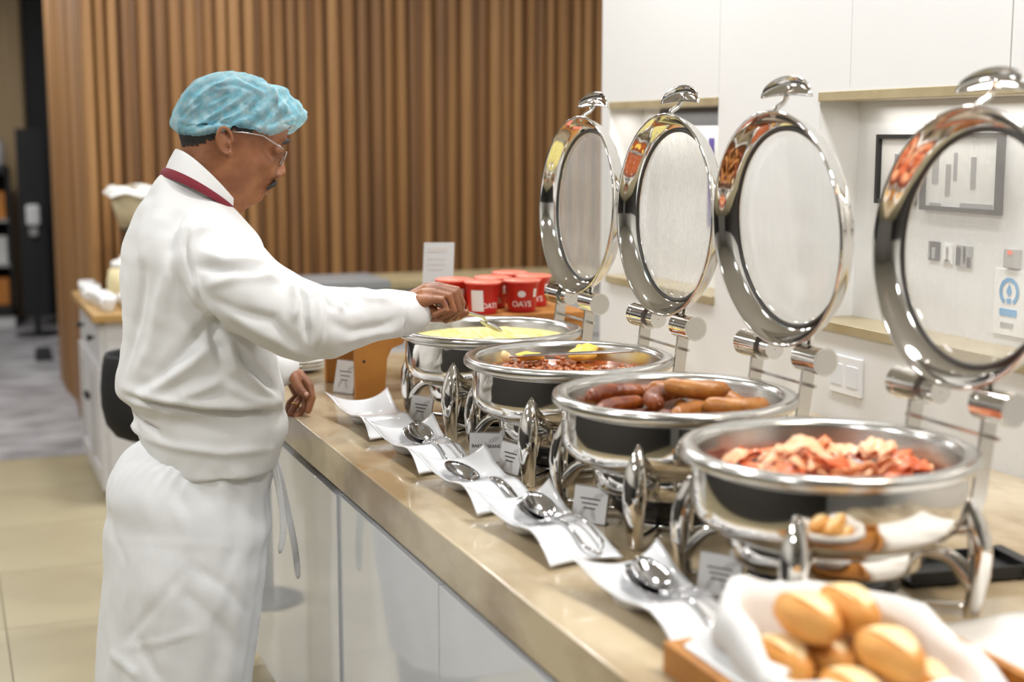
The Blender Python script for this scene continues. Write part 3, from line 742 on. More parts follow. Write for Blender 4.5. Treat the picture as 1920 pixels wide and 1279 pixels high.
MB().tube(pp, [.003, .0035, .004, .005, .006, .007, .008, .009, .0095, .010, .010, .0095, .009, .006], 10, flat=.22, up=(0, 0, 1)).build('handle', M['spoon_steel'], o)
# ================================================================== MENU CARDS
M['card'] = mat('card', (.78, .77, .77), .6, 0, noise_=(14, (.68, .67, .67), (1, 1, 1), 1))
M['acrylic'] = mat('acrylic', (.75, .76, .74), .1, trans=.8)
def menu_card(name, p, yawdeg, w_, h_, label, text=None, lean=14, lines=3):
    o = thing(name, p, label, 'menu card', None); o.rotation_euler = (0, 0, math.radians(yawdeg))
    L = math.radians(lean)
    def face(x, z, off): return Vector((x, off * math.cos(L) + z * math.sin(L), z * math.cos(L) + off * -math.sin(L)))
    def slab(x0, x1, z0, z1, o0, o1):
        v = [face(a, c, d) for d in (o0, o1) for a, c in ((x0, z0), (x1, z0), (x1, z1), (x0, z1))]
        return MB().add(v, [(0, 1, 2, 3), (7, 6, 5, 4), (0, 4, 5, 1), (1, 5, 6, 2), (2, 6, 7, 3), (3, 7, 4, 0)])
    slab(-w_/2, w_/2, .002, h_, 0, .0012).build('card', M['card'], o, smooth=False)
    bk = slab(-w_/2 - .001, w_/2 + .001, 0, h_ + .003, .0013, .003)
    bk.box(-w_/2 - .001, w_/2 + .001, 0, .014, 0, .0025); bk.build('holder', M['acrylic'], o, smooth=False)
    b = MB()
    if text:
        vs, fs = text_geo(text, w_ * .135, .0002)
        b.add([face(v.x, h_ * .56 + v.y, -.0004) for v in vs], fs)
    else:
        for k in range(lines):
            zz = h_ * (.66 - .13 * k); hw = w_ * (.30 - .06 * k)
            b.add([face(-hw, zz, -.0004), face(hw, zz, -.0004), face(hw, zz + .0025, -.0004), face(-hw, zz + .0025, -.0004)], [(0, 1, 2, 3)])
    b.build('lettering', M['ink'], o, smooth=False)
    for (cx, cz, a, s) in ((w_ * .22, h_ * .78, .5, .22), (-w_ * .20, h_ * .30, 1.1, .22), (w_ * .12, h_ * .28, 2.0, .21)):
        MB().add([face(cx + math.cos(a) * s * w_ * q - math.sin(a) * s * w_ * r_, cz + math.sin(a) * s * w_ * q + math.cos(a) * s * w_ * r_, -.0002) for q, r_ in ((-1, 0), (-.3, .32), (.5, .25), (1, 0), (.4, -.3), (-.4, -.28))], [(0, 1, 2, 3, 4, 5)]).build('leaf_print', M['card_leaf'], o, smooth=False)
    return o
M['card_leaf'] = mat('card_leaf', (.55, .54, .54), .6)
def zc(x, y): p = pxZ(x, y, CT); return (p.x, p.y, CT)
p = zc(920, 868); menu_card('menu_card', (.998, p[1] + .004, CT), -28, .068, .060, 'small grey leaf patterned menu card lettered baked beans', 'BAKED BEANS')
p = zc(966, 886); menu_card('menu_card', (1.004, p[1] - .004, CT), -72, .064, .060, 'grey menu card turned edge on beside the front chafer leg')
p = zc(795, 790); menu_card('menu_card', (1.000, p[1] - .006, CT), -60, .066, .060, 'grey menu card between the egg dish and the bean dish')
p = zc(1135, 978); menu_card('menu_card', (.999, p[1], CT), -55, .066, .062, 'grey menu card in front of the sausage dish')
p = zc(1385, 1104); menu_card('menu_card', (1.008, p[1] - .020, CT), -55, .066, .060, 'grey menu card in front of the bacon dish')
p = zc(648, 742); menu_card('menu_card', (p[0], p[1] + .03, p[2]), -55, .065, .085, 'grey menu card standing under the wooden riser')
# ================================================================== WOODEN RISER AND OAT POTS
RZ = 1.10; RX0, RX1, RY0, RY1 = .935, 1.56, 3.385, 3.70
ri = thing('wooden_riser', ((RX0 + RX1) / 2, (RY0 + RY1) / 2, CT), 'orange wooden display riser holding red oat pots', 'riser')
MB().box(RX0 - .01, RX1 + .01, RY0 - .008, RY1 + .008, RZ - .020, RZ).build('top_board', M['wood'], ri, bevel=.003, world=True)
def riser_frame(y0, y1):
    # end legs with curved brackets joined by a rail
    for sx, x0 in ((1, RX0), (-1, RX1)):
        P = [(0, CT), (.075, CT), (.080, CT + .07), (.083, CT + .105), (.095, CT + .128), (.125, CT + .140), (.15, RZ - .02), (0, RZ - .02)]
        a = [Vector((x0 + sx * u, y0, z)) for u, z in P]; c = [Vector((x0 + sx * u, y1, z)) for u, z in P]
        if sx < 0: a.reverse(); c.reverse()
        n = len(P); b = MB().add(a + c, [tuple(range(n)), tuple(range(2 * n - 1, n - 1, -1))] + [(i, n + i, n + (i + 1) % n, (i + 1) % n) for i in range(n)])
        b.build('leg', M['wood'], ri, bevel=.002, world=True)
        for zz in (CT + .10, CT + .155): MB().ball((x0 + sx * .022, y0, zz), .004, .0015, .004, 10, 6).build('screw', M['black'], ri, world=True)
    MB().box(RX0 + .14, RX1 - .14, y0 + .002, y1 - .002, RZ - .062, RZ - .02).build('rail', M['wood'], ri, bevel=.002, world=True)
riser_frame(RY0, RY0 + .02); riser_frame(RY1 - .02, RY1)
M['pot_red'] = mat('pot_red', (.62, .025, .018), .35, noise_=(6, (.52, .015, .02)))
M['pot_lid'] = mat('pot_lid', (.80, .20, .13), .35)
M['pot_white'] = mat('pot_white', (.78, .74, .72), .5)
M['pot_purple'] = mat('pot_purple', (.45, .25, .40), .5)
def oat_pot(x, y, label, face=0, style=0):
    o = thing('oat_pot', (x, y, RZ), label, 'food pot', 'red oat pots on the riser')
    R0, R1, H = .036, .044, .078
    MB().lathe([(.001, 0), (R0, 0), (R0 + .001, .003), (R1, H - .004), (R1 + .003, H - .003), (R1 + .0045, H), (R1 + .003, H + .003), (R1, H + .004)], 40).build('pot', M['pot_red'], o)
    MB().lathe([(R1 + .004, H + .001), (R1 + .0045, H + .004), (R1 + .001, H + .0065), (.001, H + .0055)], 40).build('foil_lid', M['pot_lid'], o)
    MB().box(R1 - .002, R1 + .012, -.008, .008, H + .002, H + .004).build('pull_tab', M['pot_lid'], o, bevel=.001)
    def wrap(vs, a0, z0):
        out = []
        for v in vs:
            z = z0 + v[1]; rr = lerp(R0, R1, z / H) + .0009; a = a0 + v[0] / rr
            out.append(Vector((rr * math.cos(a), rr * math.sin(a), z)))
        return out
    def patch(a0, z0, w_, h_, m, name):
        n = 9; vs = [(-w_/2 + w_ * i / (n - 1), j * h_) for j in (0, 1) for i in range(n)]
        MB().add(wrap(vs, a0, z0), [(i, i + 1, n + i + 1, n + i) for i in range(n - 1)]).build(name, m, o)
    if style == 0:
        patch(face - .35, .008, .034, .055, M['pot_white'], 'label')
        vs, fs = text_geo('OATS', .019, .0003); MB().add(wrap([(v.x, v.y) for v in vs], face + .55, .022), fs).build('lettering', M['pot_white'], o)
    elif style == 1:
        vs, fs = text_geo('OATS', .021, .0004); MB().add(wrap([(v.x, v.y) for v in vs], face, .022), fs).build('lettering', M['pot_white'], o)
        n = 12; MB().add(wrap([(0, 0)] + [(.011 * math.cos(2*PI*i/n), .009 * math.sin(2*PI*i/n)) for i in range(n)], face, .049), [(0, 1 + i, 1 + (i + 1) % n) for i in range(n)]).build('emblem', M['pot_white'], o)
        patch(face + .95, .040, .012, .022, M['pot_white'], 'label')
    else:
        patch(face - .25, .012, .020, .050, M['pot_purple'], 'label')
        n = 12; MB().add(wrap([(0, 0)] + [(.009 * math.cos(2*PI*i/n), .010 * math.sin(2*PI*i/n)) for i in range(n)], face - .9, .052), [(0, 1 + i, 1 + (i + 1) % n) for i in range(n)]).build('emblem', M['pot_white'], o)
        patch(face + .6, .04, .014, .02, M['pot_white'], 'label')
    return o
fc = -PI / 2 - .38
Yp = 3.44
def cupx(x, Y): return pxY(x, 555, Y).x
oat_pot(cupx(905, Yp), Yp, 'red oat pot with a white side label next to the hand', fc, 0)
oat_pot(cupx(978, Yp), Yp, 'red oat pot lettered OATS below an emblem at row front', fc, 1)
oat_pot(cupx(850, Yp + .085), Yp + .085, 'red oat pot with purple side patch above the knuckles', fc, 2)
GP = 'red oat pot with pale red foil lid in the back of the cluster'
for xx, dy in ((922, .10), (1000, .10), (955, .205)): oat_pot(cupx(xx, Yp + dy), Yp + dy, GP, fc, 1)
# acrylic sign behind the pots
M['sign_grey'] = mat('sign_grey', (.42, .44, .435), .45)
sp = pxY(818, 545, 3.68)
o = thing('menu_sign', (sp.x, 3.675, RZ), 'pale grey upright sign card standing behind the red pots', 'sign'); o.rotation_euler = (0, 0, -.32)
MB().add([(-.042, 0, 0), (.042, 0, 0), (.050, .040, .165), (-.034, .040, .165), (-.042, .003, 0), (.042, .003, 0), (.050, .043, .165), (-.034, .043, .165)], [(0, 1, 2, 3), (7, 6, 5, 4), (0, 4, 5, 1), (1, 5, 6, 2), (2, 6, 7, 3), (3, 7, 4, 0)]).build('card', M['sign_grey'], o, smooth=False)
b = MB()
for k, (z, h) in enumerate(((.138, .012), (.118, .005), (.104, .005), (.090, .005))):
    yy = z / .165 * .040 - .0006
    b.add([(-.025, yy, z), (.030 - .004 * k, yy, z), (.030 - .004 * k, yy + h * .26, z + h), (-.025, yy + h * .26, z + h)], [(0, 1, 2, 3)])
b.build('lettering', M['card_grey'], o, smooth=False)
MB().box(-.045, .045, -.004, .045, 0, .004).build('foot', M['acrylic'], o, smooth=False)
# white plates and a cream box at the far end of the counter
PY = 3.93
for k in range(3):
    o = MB().lathe([(.001, 0), (.05, 0), (.055, .003), (.098, .010), (.10, .012), (.098, .0135), (.055, .006), (.001, .005)], 48).build('serving_plate', M['porcelain'])
    o.location = (.90, PY, CT + .0105 * k); tag(o, ('bottom', 'middle', 'top')[k] + ' round white plate of the stack behind the resting hand', 'plate', 'plates stacked at the counter end')
M['cream'] = mat('cream', (.78, .68, .40), .6)
o = thing('cream_carton', (.985, 4.06, CT), 'small cream coloured carton at the far end of counter', 'carton')
MB().box(.94, 1.04, 4.03, 4.10, CT, CT + .085).build('carton', M['cream'], o, bevel=.003, world=True)
MB().box(.938, 1.042, 4.028, 4.102, CT + .066, CT + .088).build('lid', M['paper'], o, bevel=.003, world=True)
# ================================================================== BREAD, NAPKIN, TRAY, WHITE CLOTH
tr = thing('wooden_tray', (.97, 1.30, CT), 'shallow wooden tray under the napkin and bread rolls', 'tray')
MB().box(.800, 1.150, 1.08, 1.498, CT, CT + .012).build('base_board', M['wood'], tr, bevel=.002, world=True)
for a in ((.800, .816, 1.08, 1.498), (1.134, 1.150, 1.08, 1.498), (.816, 1.134, 1.482, 1.498), (.816, 1.134, 1.08, 1.096)):
    MB().box(*a, CT + .012, CT + .040).build('side', M['wood'], tr, bevel=.002, world=True)
nk = thing('bread_napkin', (.97, 1.31, CT + .012), 'white cloth napkin folded up round the bread rolls', 'napkin')
nu, nv = 64, 14; vs = []
for i in range(nv + 1):
    t = i / nv
    for j in range(nu):
        a = 2 * PI * j / nu
        ca, sa = math.cos(a), math.sin(a); sq = 1 / max(abs(ca) ** 3.2 + abs(sa) ** 3.2, 1e-6) ** (1 / 3.2)
        # t: 0 centre -> .55 wall foot -> .8 rim -> 1 folded over
        if t < .5: r_ = t / .5 * .82; z = .016
        elif t < .8: q = (t - .5) / .3; r_ = .82 + .16 * q; z = .016 + q * (.070 + .030 * max(0, sa) + .012 * math.sin(3 * a + 1))
        else: q = (t - .8) / .2; r_ = .98 + .14 * q; z = .016 + (.070 + .030 * max(0, sa) + .012 * math.sin(3 * a + 1)) * (1 - q * q * .5)
        n_ = noise.noise(Vector((ca * 2.2, sa * 2.2, t * 2))) * .012 * t + noise.noise(Vector((ca * 6, sa * 6, t * 4))) * .005 * t
        vs.append(Vector((.948 + .118 * r_ * sq * ca * .98 + n_, 1.305 + .158 * r_ * sq * sa + n_, CT + z + n_)))
fs = [(i * nu + j, i * nu + (j + 1) % nu, (i + 1) * nu + (j + 1) % nu, (i + 1) * nu + j) for i in range(nv) for j in range(nu)]
nb = MB().add(vs, fs).build('cloth', M['white_cloth'], nk, world=True); sd = nb.modifiers.new('s', 'SOLIDIFY'); sd.thickness = .003
fl_ = MB()      # loose flap spilling over the tray rim towards the spoon rest
nu2 = 14
vs = []
for i in range(nu2):
    for j in range(nu2):
        u, v = i / (nu2 - 1), j / (nu2 - 1)
        wv = .5 + .5 * math.sin(v * 7 + u * 3)
        p = Vector((.848 - .036 * u - .002 * wv, 1.455 - .17 * v + .012 * u, CT + interp([(0, .066), (.3, .058), (.6, .050), (.8, .0450), (1, .0435)], u) + .008 * wv * (1 - u)))
        vs.append(p)
fl_.add(vs, [(i * nu2 + j, (i + 1) * nu2 + j, (i + 1) * nu2 + j + 1, i * nu2 + j + 1) for i in range(nu2 - 1) for j in range(nu2 - 1)])
fo = fl_.build('flap', M['white_cloth'], nk, world=True, sub=1); sd = fo.modifiers.new('s', 'SOLIDIFY'); sd.thickness = .003
M['crust'] = mat('crust', (.60, .25, .045), .5, 0, noise_=(16, (.72, .38, .10), (1, 1, 1), 4))
M['crumb'] = mat('crumb', (.84, .68, .40), .6, 0, noise_=(20, (.80, .56, .24)))
def roll(x, y, z, ang, ln, wd, ht, label, tilt=0):
    o = thing('bread_roll', (x, y, z), label, 'bread roll', 'bread rolls in the napkin'); o.rotation_euler = (tilt, 0, ang)
    b = MB().ball((0, 0, 0), ln / 2, wd / 2, ht / 2, 32, 18)
    for k, v in enumerate(b.v):
        q = v.x / (ln / 2); b.v[k] = Vector((v.x, v.y * (1 - .12 * q * q), v.z * (1 - .1 * q) - .006 * math.exp(-(v.y / .006) ** 2) * (v.z > 0) * (1 - q * q))) + v.normalized() * noise.noise(v * 45 + Vector((x * 50, y * 50, 0))) * .0025
    b.build('crust', M['crust'], o)
    # paler split along the top
    ds = []
    for i in range(13):
        q = -1 + i / 6; hw = .015 * math.sqrt(max(0, 1 - q * q)) + .001; zz = ht / 2 * math.sqrt(max(0, 1 - (q * .82) ** 2)) * (1 - .1 * q * .82)
        for s in (-1, -.4, .4, 1): ds.append(Vector((q * ln / 2 * .82, s * hw, zz - .0025 + .002 * (1 - abs(s)))))
    MB().add(ds, [(i * 4 + j, (i + 1) * 4 + j, (i + 1) * 4 + j + 1, i * 4 + j + 1) for i in range(12) for j in range(3)]).build('split', M['crumb'], o)
GR = 'golden oval bread roll with a pale split lying in the napkin'
ZR = CT + .0185 + .0295          # five rolls bedded on the cloth, three lying on them
for k, (x, y, a) in enumerate([(.887, 1.368, 1.62), (.948, 1.374, 1.56), (1.009, 1.368, 1.50), (.904, 1.248, 1.52), (.992, 1.248, 1.62)]):
    roll(x, y, ZR, a, .114, .059, .060, GR)
roll(.918, 1.362, ZR + .0520, 1.62, .114, .060, .058, 'golden bread roll lying on top of the other rolls by the napkin flap')
roll(.979, 1.368, ZR + .0520, 1.50, .114, .060, .058, 'golden bread roll lying on top of the other rolls by the bacon dish')
roll(.948, 1.246, ZR + .0430, 1.57, .112, .059, .058, 'golden bread roll resting in the gap between two lower rolls')
cl = MB(); vs = []; n = 26
for i in range(n):
    for j in range(n):
        u, v = i / (n - 1), j / (n - 1)
        x, y = 1.168 + .55 * u, .95 + .553 * v + .004 * u
        vs.append(Vector((x, y, CT + .0015 + .007 * max(0, noise.noise(Vector((x * 5, y * 5, 2)))))))
cl.add(vs, [(i * n + j, (i + 1) * n + j, (i + 1) * n + j + 1, i * n + j + 1) for i in range(n - 1) for j in range(n - 1)])
o = cl.build('white_cloth', M['white_cloth'], None); tag(o, 'plain white cloth spread flat on the worktop beside bread', 'cloth'); sd = o.modifiers.new('s', 'SOLIDIFY'); sd.thickness = .002; sd.offset = 1
# black heater tray behind the bacon dish
ht = thing('heater_tray', (1.415, 1.68, CT), 'black metal heater tray pushed under the bacon dish', 'tray'); ht.rotation_euler = (0, 0, -.15)
MB().box(-.12, .075, -.05, .05, .004, .010).box(-.12, .075, -.05, -.047, .01, .024).box(-.12, .075, .047, .05, .01, .024).box(.072, .075, -.047, .047, .01, .024).build('pan', M['black'], ht, bevel=.001)
MB().box(.070, .090, -.052, .052, .022, .025).build('lip', M['black'], ht, bevel=.001)
MB().tube([(.07, -.052, .012), (.105, -.054, .012)], .006, 10).build('grip', M['black'], ht)
for sx in (-.11, .065):
    for sy in (-.04, .04): MB().lathe([(.001, 0), (.006, 0), (.006, .005), (.001, .005)], 10, (sx, sy, 0)).build('foot', M['black'], ht)
# pendant heat lamp over the bread, above the frame
hl = thing('heat_lamp', (1.28, 1.12, 1.98), 'copper pendant heat lamp hanging over the bread', 'lamp')
M['copper'] = mat('copper', (.72, .36, .2), .25, 1)
MB().lathe([(.11, 0), (.112, .004), (.10, .06), (.06, .13), (.025, .17), (.02, .20), (.001, .20), (.001, .195), (.018, .19), (.055, .12), (.096, .055), (.107, .002), (.11, 0)], 40).build('shade', M['copper'], hl)
MB().ball((0, 0, .06), .035, .035, .045).build('bulb', emis('bulb', (1, .75, .45), 25), hl)
MB().tube([(0, 0, .20), (0, 0, CEIL - 1.98)], .003, 8).build('cord', M['black'], hl)
spot('heat_lamp_offscreen', (1.28, 1.12, 2.02), (1.22, 1.32, .9), 42, 74, (1, .86, .66), .6, .045)
# ================================================================== BACKGROUND FURNITURE
# white sideboard with wooden top behind the person, facing the aisle
M['cab_white'] = mat('cab_white', (.60, .59, .60), .35)
M['oak'] = mat('oak', (.48, .30, .11), .4, 0, noise_=(5, (.40, .23, .075), (1, 8, 1)))
sb = thing('sideboard', (.85, 6.52, 0), 'white sideboard with oak top and small dark knobs by slatted wall', 'cabinet')
SX0, SX1, SY0, SY1 = .585, 1.18, 6.10, 7.02
MB().box(SX0 + .02, SX1, SY0, SY1, .05, .785).build('carcass', M['cab_white'], sb, bevel=.004, world=True)
MB().box(SX0 - .03, SX1 + .02, SY0 - .04, SY1 + .03, .785, .82).build('oak_top', M['oak'], sb, bevel=.006, world=True)
MB().box(SX0 + .05, SX1, SY0 + .02, SY1 - .02, 0, .05).build('plinth', M['cab_white'], sb, smooth=False, world=True)
n = 2; wd = (SY1 - SY0) / n
for k in range(n):
    y0, y1 = SY0 + k * wd + .006, SY0 + (k + 1) * wd - .006
    for nm, z0, z1, kz in (('drawer', .60, .775, .69), ('door', .06, .59, .40)):
        b = MB().box(SX0, SX0 + .02, y0, y1, z0, z1)
        d_ = b.build(nm, M['cab_white'], sb, bevel=.003, world=True)
        if nm == 'door':
            for a in ((y0, y0 + .06, z0, z1), (y1 - .06, y1, z0, z1), (y0 + .06, y1 - .06, z0, z0 + .07), (y0 + .06, y1 - .06, z1 - .07, z1)):
                MB().box(SX0 - .010, SX0, *a).build('stile', M['cab_white'], d_, bevel=.002, world=True)
        kb = MB().ball((SX0 - .022, (y0 + y1) / 2 if nm == 'drawer' else (y1 - .03 if k == 0 else y0 + .03), kz), .012, .016, .016, 12, 8)
        kb.tube([(SX0 - .02, (y0 + y1) / 2 if nm == 'drawer' else (y1 - .03 if k == 0 else y0 + .03), kz), (SX0, (y0 + y1) / 2 if nm == 'drawer' else (y1 - .03 if k == 0 else y0 + .03), kz)], .006, 8)
        kb.build('knob', M['black'], d_, world=True)
# cups and sachets on the sideboard
M['cup_white'] = mat('cup_white', (.80, .80, .80), .35)
ci = 0
for (x, y) in ((.61, 6.86), (.60, 6.74), (.61, 6.62), (.60, 6.50), (.62, 6.38), (.63, 6.27), (.72, 6.25), (.81, 6.24), (.63, 6.16), (.73, 6.15)):
    o = thing('coffee_cup', (x, y, .82), 'small white coffee cup standing on the oak topped sideboard', 'cup', 'white cups on the sideboard')
    o.rotation_euler = (0, 0, ci * 1.3); ci += 1
    MB().lathe([(.001, 0), (.022, 0), (.026, .008), (.036, .045), (.038, .066), (.0355, .066), (.033, .045), (.022, .008), (.001, .006)], 24).build('cup', M['cup_white'], o)
    MB().tube([(.034, 0, .055), (.052, 0, .052), (.056, 0, .038), (.046, 0, .024), (.030, 0, .022)], .004, 8).build('handle', M['cup_white'], o)
M['straw'] = mat('straw', (.74, .65, .45), .7, 0, noise_=(60, (.62, .52, .33), (1, 1, 3)), bump=(90, .6))
# two tier stand carrying a lined basket
st = thing('tier_stand', (.93, 6.67, .82), 'dark two tier wire stand on the sideboard', 'stand')
for dx in (-.16, .16):
    for dy in (-.14, .14): MB().tube([(dx, dy, .006), (dx, dy, .312)], .006, 8).build('post', M['black'], st)
MB().box(-.17, .17, -.15, .15, .31, .322).build('shelf', M['black'], st, bevel=.002); MB().box(-.17, .17, -.15, .15, .02, .03).build('shelf', M['black'], st, bevel=.002)
bp = pxY(243, 420, 6.40)
bk = thing('lined_basket', (.90, 6.64, 1.142), 'cream straw basket with frilled white paper lining on stand', 'basket')
prof = [(.001, .004), (.145, .004), (.155, 0), (.18, .09), (.195, .165), (.190, .165), (.175, .09), (.148, .008)]
b = MB().lathe(prof, 48); b.v = [v + v.normalized() * (.003 * math.sin(v.z * 180) * math.sin(math.atan2(v.y, v.x) * 24)) for v in b.v]
b.build('basket', M['straw'], bk)
rings = []
for t in range(6):
    rings.append([Vector(((.188 + .006 * t) * math.cos(a) * (1 + .03 * math.sin(a * 11 + t)), (.188 + .006 * t) * math.sin(a) * (1 + .03 * math.sin(a * 11 + t)), .15 + (.03 if t < 3 else .03 - .010 * (t - 2)) + .010 * math.sin(a * 7 + t))) for a in [2 * PI * j / 60 for j in range(60)]])
MB().loft(rings, cap=False).build('paper_lining', M['paper'], bk)
jr = thing('storage_jar', (.80, 6.38, .82 + .0), 'cream rounded storage jar with lid behind the cups', 'jar')
jr.location = (.735, 6.42, .82)
MB().lathe([(.001, 0), (.06, 0), (.075, .03), (.08, .10), (.07, .15), (.055, .165), (.001, .165)], 32).build('jar', M['cream'], jr)
MB().lathe([(.058, .165), (.062, .17), (.055, .19), (.02, .20), (.015, .215), (.001, .217)], 32).build('lid', M['paper'], jr)
# grey topped service counter against the slats
gc = thing('service_counter', (2.1, 6.45, 0), 'white service counter with slim grey top before the slatted wall', 'counter')
M['grey_top'] = mat('grey_top', (.26, .27, .28), .35)
MB().box(1.30, 2.95, 6.16, 6.48, .08, .87).build('carcass', M['cab_white'], gc, bevel=.004, world=True)
MB().box(1.27, 1.86, 6.12, 6.50, .87, .91).build('grey_worktop', M['grey_top'], gc, bevel=.004, world=True)
MB().box(1.86, 2.98, 6.12, 6.50, .87, .905).build('stone_worktop', M['sill_stone'], gc, bevel=.004, world=True)
MB().box(1.34, 2.9, 6.2, 6.44, 0, .08).build('plinth', M['grey_top'], gc, smooth=False, world=True)
for k in range(3):
    for j in range(3):
        d_ = MB().box(1.315 + k * .54, 1.315 + k * .54 + .53, 6.145, 6.16, .10 + j * .255, .345 + j * .255).build('drawer', M['cab_white'], gc, bevel=.002, world=True)
        MB().box(1.315 + k * .54 + .2, 1.315 + k * .54 + .33, 6.135, 6.145, .32 + j * .255, .33 + j * .255).build('handle', M['steel'], d_, smooth=False, world=True)
# black bucket stool behind the person
sp0 = pxY(268, 742, 4.62)
M['black_fabric'] = mat('black_fabric', (.010, .010, .011), .8, bump=(200, .3))
tc = thing('bucket_stool', (sp0.x, 4.62, 0), 'black padded bucket stool standing behind the person in white', 'stool')
zc_ = sp0.z
sh = MB().lathe([(.001, -.145), (.05, -.143), (.09, -.125), (.118, -.085), (.130, -.03), (.131, .03), (.126, .085), (.118, .130), (.112, .142), (.104, .138), (.104, .085), (.106, .03), (.100, .0), (.001, -.01)], 48)
for k, v in enumerate(sh.v):       # open front: the shell dips towards the counter side
    q = max(0, (v.x / max(math.hypot(v.x, v.y), .001) + .25) / 1.25)
    if v.z > 0: v.z = v.z * (1 - .75 * min(1, q * 1.6))
    v.z += zc_
sh.build('bucket_seat', M['black_fabric'], tc)
MB().lathe([(.001, -.01), (.05, -.008), (.078, .005), (.06, .02), (.001, .026)], 40, (0, 0, zc_)).build('cushion', M['black_fabric'], tc)
MB().tube([(0, 0, .02), (0, 0, zc_ - .14)], .022, 16).build('column', M['black'], tc)
MB().lathe([(.001, .024), (.03, .024), (.12, .010), (.13, .004), (.13, 0), (.001, 0)], 40).build('base', M['black'], tc)
# sanitiser stand at the far left
ss = pxZ(72, 629, 0)
sn = thing('dispenser_stand', (ss.x, ss.y, 0.004), 'black post stand with white hand gel dispenser on grey carpet', 'stand')
MB().lathe([(.001, 0), (.17, 0), (.17, .012), (.02, .022), (.001, .022)], 32).build('base', M['black'], sn)
MB().tube([(0, 0, .01), (0, 0, 1.05)], .022, 12).build('post', M['black'], sn)
MB().box(-.10, .10, -.02, .02, .15, 1.6).build('panel', M['black'], sn, bevel=.005)
MB().box(-.05, .05, -.09, -.02, .86, 1.02).build('dispenser', M['cup_white'], sn, bevel=.02)
MB().box(-.03, .03, -.07, -.02, .78, .84).build('drip_tray', M['card_grey'], sn, bevel=.005)
sf = pxZ(88, 676, 0)
o = thing('door_wedge', (sf.x - .02, sf.y, .004), 'small black wedge on the grey carpet by slatted wall', 'wedge')
MB().add([(-.06, -.05, 0), (.06, -.05, 0), (.06, .05, 0), (-.06, .05, 0), (-.05, .045, .09), (.05, .045, .09), (.05, -.03, .07), (-.05, -.03, .07)], [(3, 2, 1, 0), (4, 7, 6, 5), (0, 1, 6, 7), (2, 3, 4, 5), (1, 2, 5, 6), (3, 0, 7, 4)]).build('block', M['black'], o, bevel=.01)
# display fridge at the far left
fp = pxZ(5, 565, 0)
fr = thing('display_fridge', (.19, 12.40, .104), 'black display fridge with shelves of orange and white packs', 'fridge')
F0, F1 = -.30, .33
MB().box(F0, F1, .25, .30, 0, 1.2).box(F0, F0 + .03, -.3, .25, 0, 1.2).box(F1 - .03, F1, -.3, .25, 0, 1.2).box(F0, F1, -.3, .25, 0, .08).box(F0, F1, -.3, .25, 1.14, 1.2).build('cabinet', M['black'], fr, bevel=.004)
MB().box(F0 + .01, F1 - .01, -.28, .28, -.1, 0).build('plinth', M['cup_white'], fr, bevel=.004)
M['orange_pack'] = mat('orange_pack', (.70, .26, .05), .5)
for z in (.40, .76): MB().box(F0 + .03, F1 - .03, -.28, .25, z, z + .02).build('shelf', M['card_grey'], fr, smooth=False)
for zi, z in enumerate((.08, .42, .78)):
    for k in range(5):
        o = MB().box(-.05, .05, -.06, .06, 0, .22).build('drink_carton', (M['orange_pack'], M['paper'], M['orange_pack'])[zi], bevel=.008)
        o.location = (.19 - .20 + k * .11, 12.27, .104 + z); tag(o, ('orange carton on the bottom shelf of the black fridge', 'white carton on the middle shelf of the black fridge', 'orange carton on the top shelf of the black fridge')[zi], 'carton', 'cartons in the display fridge')
o = thing('white_bottle', (.42, 12.35, 1.304), 'white bottle standing on top of the black fridge', 'bottle')
MB().lathe([(.001, 0), (.07, 0), (.075, .02), (.075, .18), (.03, .25), (.028, .30), (.001, .30)], 24).build('bottle', M['cup_white'], o)
MB().lathe([(.032, .28), (.032, .315), (.001, .317)], 16).build('cap', M['paper'], o)
# ================================================================== THE COOK
Y0 = 3.10
root = thing('person', (.50, Y0, 0), 'person in white jacket, white apron and blue hair net stirring a chafing dish', 'person')
def hp(x, y, dy=0): p = pxY(x, y, Y0); return Vector((p.x, Y0 + dy, p.z))
def fold(me, folds, mul=1.6, n_amp=(.006, .003)):
    me.update()
    vs = [v.co.copy() for v in me.vertices]; bv = BVHTree.FromPolygons(vs, [tuple(p.vertices) for p in me.polygons])
    disp = [0.0] * len(vs); nor = [v.normal.copy() for v in me.vertices]
    kd = KDTree(len(vs))
    for i, v in enumerate(vs): kd.insert(v, i)
    kd.balance()
    for pts, amp, sg in folds:
        best = {}
        tot = sum(math.hypot(b_[0] - a[0], b_[1] - a[1]) for a, b_ in zip(pts, pts[1:])); run = 0
        for a, b_ in zip(pts, pts[1:]):
            L_ = math.hypot(b_[0] - a[0], b_[1] - a[1]); n = max(2, int(L_ / 3))
            for k in range(n):
                t = k / n; x, y = lerp(a[0], b_[0], t), lerp(a[1], b_[1], t)
                u = (run + L_ * t) / tot; tp = min(1, min(u, 1 - u) * 5 + .15)
                h = bv.ray_cast(CAM, _ray(x, y).normalized())
                if h[0] is None: continue
                for co_, i, d in kd.find_range(h[0], sg * 2.4):
                    val = tp * math.exp(-(d / sg) ** 2)
                    if val > best.get(i, 0): best[i] = val
            run += L_
        for i, val in best.items(): disp[i] += mul * amp * val
    for i, v in enumerate(vs):
        q = noise.noise(Vector((v.x * 9 + v.z * 5, v.y * 6, v.z * 7 - v.x * 4))) * n_amp[0] + noise.noise(Vector((v.x * 26 + v.z * 16, v.y * 16, v.z * 20 - v.x * 14))) * n_amp[1]
        v2 = v + nor[i] * (disp[i] + q); me.vertices[i].co = v2
    me.update(); return disp
